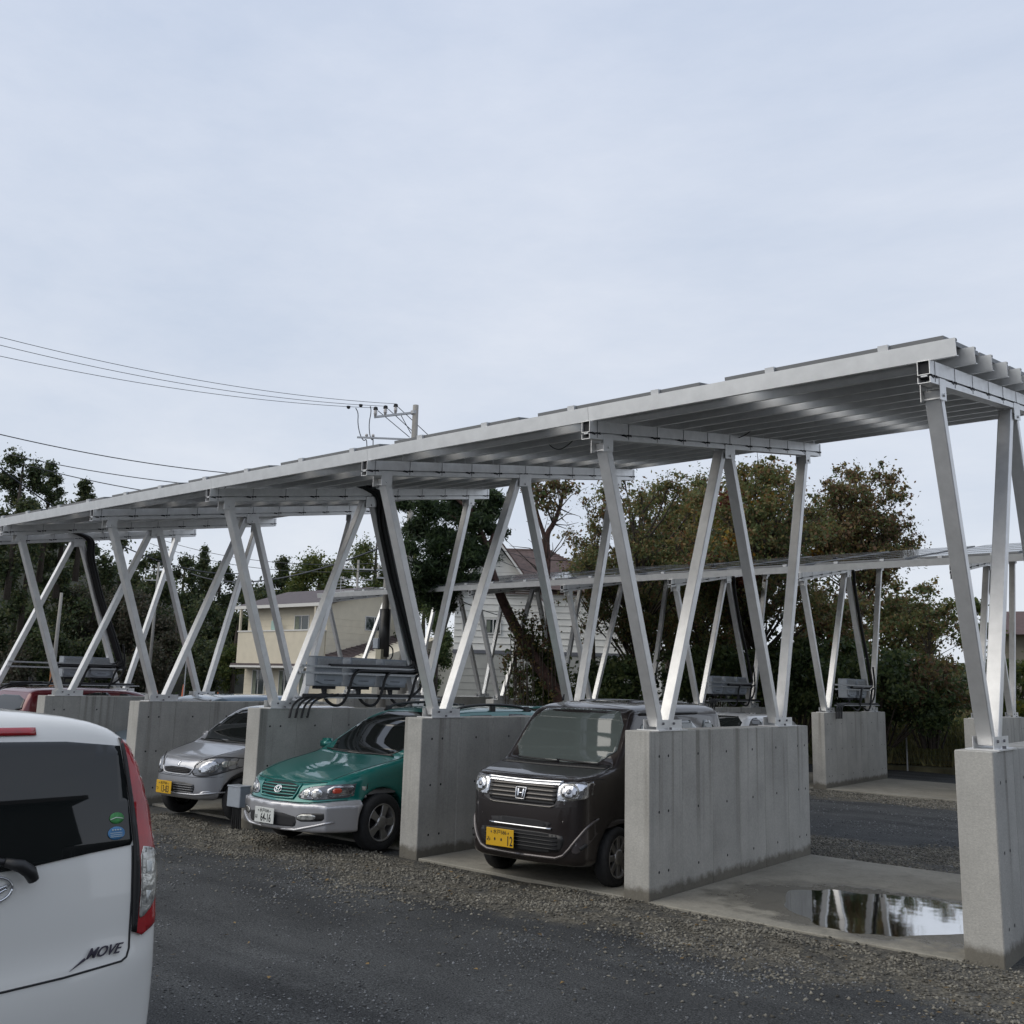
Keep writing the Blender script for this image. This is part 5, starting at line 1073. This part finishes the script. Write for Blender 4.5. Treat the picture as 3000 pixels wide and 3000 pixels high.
HT=[('tall dark tree at the left edge rising above the near roof',-10,1290,88,75,1700,'lf_hill','r',5200,.26),('dark tree with a ragged top just right of the left edge',80,1345,90,62,1650,'lf_hill','p',4200,.22),('small topped tree peeking over the near roof at the left',188,1400,92,58,1650,'lf_hill','p',3600,.22),('bushy tree between two ragged tops at the left',135,1450,93,50,1700,'lf_hill','r',2600,.26),
('dark tree at the lower left behind the first posts',40,1530,95,70,1800,'lf_hill','r',2600,.3),('dark tree on the hill top seen over the second near beam',320,1560,125,60,1800,'lf_hill','r',2400,.36),('dark tree on the hill top left of the small peak',420,1600,128,60,1820,'lf_hill','r',2400,.36),('small pointed conifer on the skyline left of centre',568,1600,130,36,1720,'lf_hill','c',2200,.28),('dark hill tree right of the small conifer',620,1640,128,48,1820,'lf_hill','r',2400,.36),('dark hill tree sloping down to the right',510,1625,126,55,1830,'lf_hill','r',2400,.36),
('low dark tree where the hill dips',690,1700,128,60,1880,'lf_hill','r',2000,.36),('dark pointed tree left of the green bushy trees',805,1632,95,62,1850,'lf_hill','p',4200,.22),('green bushy tree behind the beige house roof, left one',915,1598,88,88,1850,'lf_green','r',5200,.24),('dark green tree behind the beige house roof, middle one',985,1650,90,50,1830,'lf_green','r',3200,.24),('green leafy tree near the distant pole',1080,1560,80,84,1850,'lf_green','r',5200,.22),('green tree left of the big utility poles',1180,1600,82,60,1830,'lf_green','r',3800,.22),
('dark tree low behind the pine crown',1230,1700,70,70,2010,'lf_dark','r',4200,.2),('dark tree between beige house and white house',1270,1760,66,55,2010,'lf_dark','r',3600,.18),('low tree right of the white house gable',1700,1640,70,60,1850,'lf_dark','r',2600,.2),
('brown leafless patch of trees mid hill',250,1700,110,85,1860,'lf_bare','r',3200,.32),('brown leafless trees on the slope behind the second post pair',370,1740,108,80,1880,'lf_bare','r',3200,.32),('grey brown trees low on the slope',500,1800,106,75,1930,'lf_bare','r',2800,.32),('dark tree on the slope near the far pole',440,1690,116,70,1850,'lf_hill','r',2600,.34),('dark trees on the slope right side',580,1760,112,75,1900,'lf_hill','r',2600,.34),('dark tree behind the beige house left corner',680,1800,108,60,1930,'lf_hill','r',2600,.32),('dark tree at mid height on the left slope',150,1700,108,90,1880,'lf_hill','r',3000,.34),('dark tree low at the left edge behind the rails',20,1760,104,90,1930,'lf_hill','r',3000,.34),
('mid green tree low on the slope left of the poles',120,1850,100,70,1980,'lf_hill','r',2400,.3),('green undergrowth tree at the hill foot, left',260,1880,100,80,2010,'lf_hill','r',2600,.28),('brownish undergrowth tree at the hill foot, middle',420,1890,100,80,2005,'lf_bare','r',2600,.28),('undergrowth tree at the hill foot left of the beige house',600,1880,100,85,2000,'lf_hill','r',2800,.28),('green hedge like tree beside the beige house',680,1900,98,50,2000,'lf_green','r',1800,.26),('yellow green bush at the hill foot',30,1880,98,60,1990,'lf_bare','r',1800,.28),('green tree behind the beige house roof right end',840,1700,96,60,1830,'lf_green','r',3200,.26),('dark tree at the hill top behind the first posts',230,1580,122,80,1800,'lf_hill','r',2600,.36),('green tree above the left end of the beige roof',765,1725,98,60,1900,'lf_hill','r',3000,.28),('leafy tree above the middle of the beige roof',860,1700,94,70,1900,'lf_green','r',4200,.24),('leafy tree behind the roof aerial of the beige house',955,1695,92,70,1900,'lf_green','r',4200,.24),('low green tree behind the right end of the beige roof',1050,1700,88,70,1900,'lf_green','r',4200,.22),('dark green tree behind the second pole',1145,1690,84,65,1950,'lf_dark','r',4200,.2),('dark trees on the hill shoulder',735,1700,118,70,1880,'lf_hill','r',2400,.36)]
for i,(lab,u,vt,d,hw,vb,lf,kd,n_,sz) in enumerate(HT): hill_tree(lab,u,vt,d,hw,vb,lf,100+i,kd,int(n_*2.9),sz*.52)
# far wood closing the horizon behind everything
m_c=[];m_r=[];m_n=[]
for u in range(-200,3600,28):
    d=150+30*math.sin(u*.01); zt=at(u,1950-22*math.sin(u*.013)-14*math.sin(u*.05),d).z if u>650 else at(u,1850,d).z
    p=at(u,2000,d)
    for f in (.2,.5,.8): m_c.append((p.x+rg_.normal()*2,p.y+rg_.normal()*2,zt*f)); m_r.append((3,3,2)); m_n.append(200)
tag(link('distant_wood',leafmesh('distant_wood',m_c,m_r,m_n,.45,rg_),'lf_hill'),kind='stuff')
# field strip and road at the foot of the hill
q=at(300,2016,96); 
rd=MB(); a=at(-300,2030,94); b=at(1000,2022,88); n_=Vector((a.y-b.y,b.x-a.x,0)).normalized()
rd.add([(a.x,a.y,.02),(b.x,b.y,.02),(b.x+n_.x*7,b.y+n_.y*7,.02),(a.x+n_.x*7,a.y+n_.y*7,.02)],[(0,1,2,3)]); tag(rd.obj('road',mat('pale_asphalt',(.13,.13,.13),rough=.9)),kind='structure')
# ================================================================ houses
MT['siding']=mat('beige_siding',(.60,.545,.43),rough=.8,var=.05,scale=2); MT['roof_br']=mat('brown_roof',(.075,.055,.055),rough=.6,var=.2,scale=3,stretch=(1,1,1)); MT['wtrim']=mat('white_trim',(.62,.61,.58),rough=.5); MT['wind']=mat('house_window',(.02,.03,.03),rough=.05,spec=.7,coat=.5); MT['curt']=mat('curtain',(.16,.18,.14),rough=.8,var=.2,scale=5)
MT['wsiding']=mat('white_siding',(.76,.75,.70),rough=.75,var=.06,scale=1.5); MT['blk']=mat('pale_block_wall',(.36,.36,.33),rough=.85,var=.12,scale=1.2); MT['roof_t']=mat('brown_tiles',(.085,.055,.048),rough=.7,var=.3,scale=6)
cB=at(948,2000,66); X1,Y0=cB.x,cB.y
h=thing('beige_house','two storey beige house with brown mono pitch roof, balcony and lean-to roof','house',(X1,Y0,0))
LW=6.6; 
# find facade length so its left end falls on column 714
def solve(u,fn,lo,hi):
    for _ in range(40):
        m_=(lo+hi)/2; P_=fn(m_)-Vector(CAM['loc']); uu=1500+2841.4*P_.dot(cr)/P_.dot(cf)
        if (uu>u)==(fn is not None and solve.s>0): lo=m_
        else: hi=m_
    return (lo+hi)/2
solve.s=1; WL=solve(716,lambda t_:Vector((X1-t_,Y0,2)),.5,40)
solve.s=-1; WR=solve(1205,lambda t_:Vector((X1,Y0+t_,2)),.5,60)
def zat(u,v,x=None,y=None):
    d=cf+cr*((u-1500)/2841.4)-cu*((v-1500)/2841.4); t_=((x-CAM['loc'][0])/d.x) if x is not None else ((y-CAM['loc'][1])/d.y); return CAM['loc'][2]+d.z*t_
zE=zat(820,1779,y=Y0); zR=zat(1120,1750,x=X1)
MB().prism([(0,-.2),(WR,-.2),(WR,zR+.5),(WR*.45,zR+.35),(0,zE)],-WL,0,'x').obj('wall','siding',h)
# horizontal siding joints and roof
j=MB()
for k in range(1,14): j.box((-WL-.01,-.012,k*.455),(0,.0,k*.455+.012)); j.box((-.002,-.01,k*.455),(.012,WR,k*.455+.012))
tag(j.obj('siding_joints',mat('siding_joint',(.48,.44,.35),rough=.8),h),kind='stuff')
MB().prism([(-.8,zE-.12),(WR*.45,zR+.33),(WR+.4,zR+.52),(WR+.4,zR+.72),(WR*.45,zR+.6),(-.8,zE+.12)],-WL-.5,.45,'x').obj('roof','roof_br',h)
MB().box((-WL-.55,-.95,zE-.12),(.45,-.80,zE+.10)).obj('gutter','wtrim',h)
# balcony recess on the upper floor (dark opening with parapet)
zt=zat(820,1800,y=Y0)-.15; zb=zat(820,1852,y=Y0); zm=zat(800,1950,y=Y0)
MB().box((-WL+.15,-.9,zb-2.55),(-.1,-.02,zb)).obj('balcony_front','siding',h); MB().box((-WL+.1,-.95,zb),(-.05,.0,zb+.09)).obj('balcony_coping','wtrim',h)
for x in (-WL+.16,-.3): MB().box((x,-.9,zb+.09),(x+.14,-.76,zE-.1)).obj('balcony_post','siding',h)
MB().box((-WL,-1.25,zm-.05),(.2,-.0,zm+.12)).obj('canopy','roof_br',h); MB().box((-WL,-1.3,zm-.16),(.2,-1.22,zm-.03)).obj('canopy_edge','wtrim',h)
def window(par,x0,z0,w,hh,face='y',y=0,n=2):
    f=MB(); g_=.05
    if face=='y':
        f.box((x0-g_,y-.05,z0-g_),(x0+w+g_,y+.02,z0)); f.box((x0-g_,y-.05,z0+hh),(x0+w+g_,y+.02,z0+hh+g_)); 
        for k in range(n+1): xx=x0-g_+(w+g_)*k/n; f.box((xx,y-.048,z0),(xx+g_,y+.018,z0+hh))
        wn=f.obj('window','wtrim',par); MB().box((x0,y-.02,z0),(x0+w,y+.01,z0+hh)).obj('pane','wind',wn); MB().box((x0+w*.02,y-.024,z0+.03),(x0+w*.30,y-.021,z0+hh-.03)).obj('curtain','curt',wn)
    else:
        f.box((y-.02,x0-g_,z0-g_),(y+.05,x0+w+g_,z0)); f.box((y-.02,x0-g_,z0+hh),(y+.05,x0+w+g_,z0+hh+g_))
        for k in range(n+1): xx=x0-g_+(w+g_)*k/n; f.box((y-.018,xx,z0),(y+.048,xx+g_,z0+hh))
        wn=f.obj('window','wtrim',par); MB().box((y-.01,x0,z0),(y+.02,x0+w,z0+hh)).obj('pane','wind',wn)
def xat(u,y):
    solve.s=1; return -solve(u,lambda t_:Vector((X1-t_,y,2)),.01,60)
def yat(u):
    solve.s=-1; return solve(u,lambda t_:Vector((X1,Y0+t_,2)),.01,80)
z1=zat(870,1849,y=Y0); z2=zat(870,1805,y=Y0)
a,b=xat(855,Y0),xat(895,Y0); window(h,a,z1,b-a,z2-z1,y=-.01)
a,b=xat(790,Y0),xat(812,Y0); window(h,a,z1-.3,b-a,z2-z1+.2,y=-.01,n=1)
for u0,u1 in ((742,776),(820,852),(880,905)):
    a,b=xat(u0,Y0),xat(u1,Y0); window(h,a,.25,b-a,2.15,y=-.02)
a,b=yat(1062),yat(1112); z1=zat(1085,1846,x=X1); z2=zat(1085,1808,x=X1); window(h,a,z1,b-a,z2-z1,'x',0)
# lean-to wing with brown roof
zc0=zat(905,1925,x=X1); 
y0,y1,y2=yat(905) if False else .5,yat(1165),yat(1225)
zl0,zl1=zat(960,1908,x=X1+.0),zat(1165,1862,x=X1)
MB().prism([(.4,-.2),(y2,-.2),(y2,zl1-.9),(y1,zl1-.15),(.4,zl0-.5)],0.0,4.2,'x').obj('wing_wall','siding',h)
rr_=MB(); rr_.add([(-.0,.0,zl0-.35),(4.7,.0,zl0-1.3),(4.7,y1,zl1-1.3),(0,y1,zl1),(0,.0,zl0-.22),(4.75,.0,zl0-1.15),(4.75,y1,zl1-1.15),(0,y1,zl1+.13)],[(3,2,1,0),(4,5,6,7),(0,1,5,4),(1,2,6,5),(2,3,7,6),(3,0,4,7)]); rr_.obj('lean_to_roof','roof_br',h)
rb=MB()
for k in range(16): y=y1*k/15; zA=(zl0-.22)+(zl1+.35-zl0)*k/15; rb.bar((0,y,zA+.02),(4.75,y,zA-.93+.0),.03,.05,(0,1,0))
tag(rb.obj('roof_ribs','roof_br',h),kind='stuff')
# laundry on the balcony, tv aerial
MB().box((xat(790,Y0-.5),-.7,zb+.1),(xat(806,Y0-.5),-.6,zb+.75)).obj('towel',mat('pale_green_towel',(.30,.42,.38),rough=.9),h,bevel=.03)
an=MB(); ap=Vector((xat(915,Y0),2.0,zE+.3)); an.tube([ap,ap+Vector((0,0,1.9))],.03,5)
for k in range(5): an.box((ap.x-.5,ap.y-.02,ap.z+.9+k*.22),(ap.x+.5,ap.y+.02,ap.z+.93+k*.22))
an.obj('tv_aerial','steel',h)
# white gabled house, facade square to the view
d=45; cW=at(1580,2000,d); vd=Vector((cf.x,cf.y,0)).normalized(); ang=math.atan2(vd.y,vd.x)-math.pi/2 -R(1.6)*0
dirv=Vector((cW.x-CAM['loc'][0],cW.y-CAM['loc'][1],0)).normalized(); rz=math.atan2(dirv.y,dirv.x)-math.pi/2
h=thing('white_house','white sided house with steep brown tiled gable roof behind the pine','house',(cW.x,cW.y,0),rz)
s_=d/2841.4
xu=lambda u:(u-1580)*s_*1.0; zv=lambda v,u=1580:1.894+((2004+(u-1500)*.0275)-v)*s_
xl,xr_=xu(1328),xu(1835); zbelt=zv(1914); ze=zv(1745,1340); za=zv(1582,1450)
xc=xu(1447); xg=xu(1568)
MB().box((xl,.0,-.3),(xr_,7,zbelt)).obj('ground_floor_wall','blk',h)
MB().box((xl-.03,-.05,zbelt-.1),(xr_+.03,7.03,zbelt+.06)).obj('belt_trim',mat('grey_trim',(.12,.125,.14),rough=.6),h)
MB().box((xl,.03,zbelt+.06),(xr_,6.97,zv(1745,1700))).obj('upper_wall','wsiding',h)
MB().prism([(xl,zv(1745,1700)-.02),(xg+.1,zv(1745,1700)-.02),(xg+.1,ze),(xc,za-.25),(xl,ze)],.005,4,'y').obj('gable_wall','wsiding',h)
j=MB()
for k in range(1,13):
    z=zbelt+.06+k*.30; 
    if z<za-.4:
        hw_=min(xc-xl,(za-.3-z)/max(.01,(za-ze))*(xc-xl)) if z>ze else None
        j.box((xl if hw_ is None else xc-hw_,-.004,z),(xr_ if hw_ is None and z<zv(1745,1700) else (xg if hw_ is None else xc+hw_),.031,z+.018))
tag(j.obj('siding_joints',mat('white_siding_joint',(.55,.54,.50),rough=.8),h),kind='stuff')  # joint lines in a slightly darker tone than the boards
j=MB()
for k in range(1,9): j.box((xl-.002,-.012,k*.32),(xr_+.002,.0,k*.32+.015))
tag(j.obj('block_joints',mat('block_joint',(.24,.24,.22),rough=.9),h),kind='stuff')
# gable roof slopes (thick) and main roof
def slopeplate(a,b,y0,y1,th,nm,m):
    (xa,za_),(xb,zb_)=a,b; MB().prism([(xa,za_),(xb,zb_),(xb,zb_+th),(xa,za_+th)],y0,y1,'y').obj(nm,m,h)
slopeplate((xl-.45,ze-.55),(xc,za),-.5,4.6,.16,'gable_roof_slope','roof_t'); slopeplate((xc,za),(xg+.35,ze-.45),-.5,4.6,.16,'gable_roof_slope','roof_t')
slopeplate((xl-.47,ze-.66),(xc,za-.12),-.54,-.42,.15,'verge_board','wtrim'); slopeplate((xc,za-.12),(xg+.37,ze-.56),-.54,-.42,.15,'verge_board','wtrim')
zme=zv(1745,1700)-.1; zmr=za+.05; hx=xu(1600)
m=MB(); m.add([(xc,-.4,zme+.45),(xr_+.4,-.4,zme),(hx,3.2,zmr),(xc,3.2,zmr),(xr_+.4,7.4,zme),(xc,7.4,zme)],[(0,1,2,3),(1,4,2),(3,2,4,5),(0,3,5),(0,5,4,1)]); m.obj('main_roof','roof_t',h)
tl=MB()
for k in range(22):
    f=k/22; y=-.4+3.6*f; z=zme+(zmr-zme)*f; xe=(xr_+.4)+(hx-xr_-.4)*f; tl.bar((xc+.3,y,z+.035),(xe,y,z+.03),.05,.035,(0,1,.6))
tag(tl.obj('roof_tiles','roof_t',h),kind='stuff')
for (u0,u1,v0,v1,nn) in ((1355,1378,1823,1865,1),(1422,1462,1822,1860,2),(1382,1402,1735,1752,1),(1480,1505,1728,1745,1),(1840,1862,1870,1925,2)):
    window(h,xu(u0),zv(v1),(u1-u0)*s_,(v1-v0)*s_,'y',-.02 if u0<1800 else .0,nn)
MB().box((xr_,.6,-.2),(xr_+1.6,6,zbelt+.9)).obj('side_wing','wsiding',h); MB().box((xr_-.1,.3,zbelt+.85),(xr_+1.8,6.3,zbelt+1.0)).obj('side_wing_roof','roof_t',h)
# house at the right edge
d=48; cR=at(3060,2000,d); dirv=Vector((cR.x-CAM['loc'][0],cR.y-CAM['loc'][1],0)).normalized(); rz=math.atan2(dirv.y,dirv.x)-math.pi/2
h=thing('brown_roof_house','house with brown roof cut by the right edge of the photo','house',(cR.x,cR.y,0),rz); s_=d/2841.4; zz=lambda v:1.894+(2045-v)*s_
MB().box((-1.45,0,-.3),(6,6,zz(1880))).obj('wall',mat('tan_render',(.24,.22,.18),rough=.85,var=.1,scale=2),h)
MB().prism([(-.7,zz(1885)),(2.9,zz(1810)),(3.1,zz(1810)),(6.7,zz(1885))],-1.75,6.6,'x').obj('roof',mat('red_brown_roof',(.085,.05,.045),rough=.7,var=.2,scale=4),h)
window(h,-.6,zz(1960),1.0,(1960-1912)*s_,'y',-.01,2)
# ================================================================ poles and wires
MT['pole']=mat('concrete_pole',(.27,.26,.24),rough=.85,var=.12,scale=3); MT['wire']=mat('wire_sheath',(.035,.04,.05),rough=.6); MT['porc']=mat('porcelain',(.6,.57,.55),rough=.25)
pb=at(1181,2000,35); pp=thing('utility_pole','tall concrete utility pole with three insulators above the near roof','utility pole',(pb.x,pb.y,0))
zt=at(1212,1187,35).z; MB().tube([(0,0,-.3),(0,0,zt)],[.19,.105],16).obj('pole','pole',pp,smooth=True)
def L(u,v,d=35): return at(u,v,d)-Vector((pb.x,pb.y,0))
ca=MB(); ca.bar(L(1096,1222),L(1222,1208),.075,.075,(0,0,1)); ca.obj('crossarm','steel',pp)
ca=MB(); ca.bar(L(1046,1281),L(1215,1288),.06,.06,(0,0,1)); ca.obj('crossarm','steel',pp)
MB().lathe([(-.02,.13),(.1,.13)],14,'z',tuple(L(1213,1212))).obj('band','steel',pp)
for (u,v) in ((1100,1196),(1129,1192),(1159,1187)):
    q=L(u,v+14); i_=MB().lathe([(-.16,.0),(-.16,.05),(-.05,.05),(-.04,.075),(.0,.05),(.04,.075),(.08,.05),(.13,.06),(.14,.0)],10,'z',tuple(q)).obj('insulator','porc',pp,smooth=True); MB().lathe([(.12,.0),(.12,.09),(.22,.07),(.25,0)],8,'z',tuple(q)).obj('insulator_cap','dark',i_)
for (u,v) in ((1074,1278),(1093,1279)): MB().lathe([(0,.0),(0,.055),(.08,.05),(.1,0)],8,'z',tuple(L(u,v))).obj('insulator','porc',pp,smooth=True)
for a,b in (((1107,1203),(1200,1281)),((1137,1198),(1225,1278)),((1167,1193),(1253,1273)),((1175,1217),(1204,1270))): MB().tube([L(*a),L(*b)],.014,4).obj('stay_wire','wire',pp)
for (u,v) in ((1021,1194),(1057,1189)): MB().lathe([(-.06,.0),(-.03,.06),(.05,.075),(.07,0)],8,'z',tuple(L(u,v,35))).obj('clamp','dark',pp)
for pts in ([(1042,1195),(1050,1210),(1048,1240),(1055,1275),(1066,1293),(1073,1285),(1075,1300),(1075,1330)],[(1085,1190),(1088,1205),(1081,1240),(1083,1275),(1090,1291),(1093,1283),(1093,1300),(1092,1330)]):
    MB().tube(smooth([tuple(L(*p)) for p in pts],2),.018,5).obj('drop_wire','wire',pp,smooth=True)
def wire(label,a,b,sag,r=.014,n=24,cat='wire'):
    """wire between two world points"""
    pts=[a.lerp(b,k/n)-Vector((0,0,4*sag*(k/n)*(1-k/n))) for k in range(n+1)]; o=MB().tube(pts,r,5).obj('overhead_wire','wire',None,smooth=True); return tag(o,label,cat,'overhead wires')
Lw=lambda u,v,d:at(u,v,d)
wire('highest thin wire from the left edge to the insulators of the tall pole',Lw(-60,972,30),Lw(1160,1183,35),.35,.009)
wire('second thin wire from the left edge to the insulators of the tall pole',Lw(-60,996,30),Lw(1130,1190,35),.35,.009)
wire('third thin wire from the left edge to the insulators of the tall pole',Lw(-60,1030,30),Lw(1100,1195,35),.30,.009)
wire('dark wire crossing the sky above the left end of the near roof',Lw(-60,1258,30),Lw(1212,1395,35),.55,.015)
wire('middle of the lower dark wires at the left above the near roof',Lw(20,1330,40),Lw(1212,1440,35),.5,.016)
wire('lowest dark wire at the left above the near roof',Lw(60,1358,40),Lw(1212,1480,35),.6,.017)
wire('cable sagging from upper left down behind the near roof and posts',Lw(-40,1340,40),Lw(700,1680,60),1.2,.03)
wire('thick cable rising to the second pole above the beige house',Lw(560,1680,60),Lw(1138,1595,30),.8,.03)
wire('faint wire over the hill skyline',Lw(440,1570,80),Lw(1100,1650,60),.8,.02); wire('second faint wire over the hill skyline',Lw(440,1592,80),Lw(1100,1672,60),.8,.02)
wire('cable crossing the white house gable',Lw(1340,1755,30),Lw(1640,1815,40),.3,.015); wire('upper cable across the brown tiled roof',Lw(1440,1600,38),Lw(1660,1640,44),.2,.012); wire('lower cable across the brown tiled roof',Lw(1440,1630,38),Lw(1660,1690,44),.2,.012)
# second pole with dark sleeve and meter box
pb=at(1119,2000,29); pp=thing('utility_pole','second pole with a dark lower sleeve and meter box in front of the beige house','utility pole',(pb.x,pb.y,0))
zt=at(1136,1465,29).z; MB().tube([(0,0,-.3),(0,0,zt)],[.15,.075],14).obj('pole','pole',pp,smooth=True)
za_,zb_=at(1136,1785,29).z,at(1136,1925,29).z; MB().tube([(0,0,zb_),(0,0,za_)],.165,16).obj('dark_sleeve',mat('sleeve_metal',(.05,.05,.05),rough=.4,metal=.5),pp,smooth=True)
def L2(u,v): return at(u,v,29)-Vector((pb.x,pb.y,0))
q=L2(1108,1885); MB().box((q.x-.11,q.y-.12,q.z-.15),(q.x+.11,q.y+.05,q.z+.15)).obj('meter_box','box',pp,bevel=.01)
MB().box((-.10,-.22,L2(0,1905).z),(.12,-.05,L2(0,1862).z)).obj('switch_box',mat('cream_box',(.35,.33,.25),rough=.5),pp)
for v in (1671,1694):
    m=MB(); m.bar(L2(1103,v-2),L2(1187,v+4),.05,.05,(0,0,1)); m.obj('crossarm','steel',pp)
for u,v in ((1110,1660),(1185,1668),(1108,1684),(1184,1690)): MB().lathe([(-.06,.03),(.06,.03)],8,'z',tuple(L2(u,v))).obj('insulator','porc',pp)
MB().tube(smooth([tuple(L2(*p)) for p in ((1140,1890),(1152,1900),(1150,1925),(1140,1935))]),.02,6).obj('service_cable','cable',pp,smooth=True)
def farpole(label,u,vt,vb,d,arm=True,r=.14,guard=False):
    b=at(u,2000,d); zt=at(u,vt,d).z; o=thing('utility_pole',label,'utility pole',(b.x,b.y,0)); MB().tube([(0,0,-.3),(.0,0,zt)],[r,r*.6],10).obj('pole','pole',o,smooth=True)
    if arm:
        for k,dz in enumerate((.7,1.5)):
            a=Vector((sy_,cy_,0))*1.1; MB().bar(Vector((0,0,zt-dz))-a,Vector((0,0,zt-dz))+a,.08,.08,(0,0,1)).obj('crossarm','steel',o)
            for s in (-1,-.4,.4,1): MB().lathe([(0,.06),(.2,.05),(.2,0)],6,'z',tuple(Vector((0,0,zt-dz))+a*s)).obj('insulator','porc',o)
    if guard: MB().tube([(0,0,.8),(0,0,2.4)],r*1.15,10).obj('guard_sleeve',mat('orange_guard',(.25,.09,.02),rough=.6),o)
farpole('far utility pole with crossarms against the dark hill',434,1645,2010,85,True,.15); farpole('far leaning pole with an orange guard at its foot, left of the car roof',152,1735,2010,70,False,.16,True)
farpole('far pole between the near posts above the beige house',1031,1640,1990,75,True,.14)
# small white sign and orange cones far away
b=at(541,2000,80); o=thing('sign_board','small white upright sign board beside a post, far at the hill foot','sign',(b.x,b.y,0)); z1,z2=at(541,1902,80).z,at(541,1935,80).z
MB().box((-.28,-.03,z2),(.28,.03,z1)).obj('board','wtrim',o); MB().tube([(0,0,0),(0,0,z2)],.05,6).obj('post','steel',o)
MT['cone']=mat('orange_plastic',(.42,.09,.03),rough=.5); cone=MB().lathe([(0,.0),(0,.2),(.03,.2),(.03,.13),(.7,.03),(.7,0)],12,'z').mesh('traffic_cone',smooth=True); cone.materials.append(MT['cone'])
cl_=['leftmost orange cone far off at the hill foot','second orange cone far off at the hill foot','third orange cone far off at the hill foot','tall looking orange cone near the post pair at the hill foot','fifth orange cone far off at the hill foot','orange cone just left of the beige house']
for lb,u in zip(cl_,(441,462,488,537,610,640)):
    q=at(u,2010,84); o=link('traffic_cone',cone,None); o.location=(q.x,q.y,0); o.scale=(.9,.9,.9 if u!=537 else 1.7); tag(o,lb,'cone','orange cones at the hill foot')
q=at(88,2005,30); 

# building that shows only as a reflection in the white car's rear window
h=thing('dark_building','dark building behind the camera, seen only reflected in the white car rear window','building',(10.5,-6,0))
MB().box((0,-8,-.2),(6,7.1,5.5)).obj('wall',mat('dark_cladding',(.035,.033,.03),rough=.8,var=.2,scale=2),h)
MB().box((-.25,-8.2,5.5),(6.2,7.3,5.62)).obj('roof','roof_br',h)
for k in range(2):
    for z0 in (1.0,): 
        w_=MB().box((-.03,-6.6+k*3.2,z0),(-.005,-5.2+k*3.2,z0+1.2)).obj('window','wind',h)
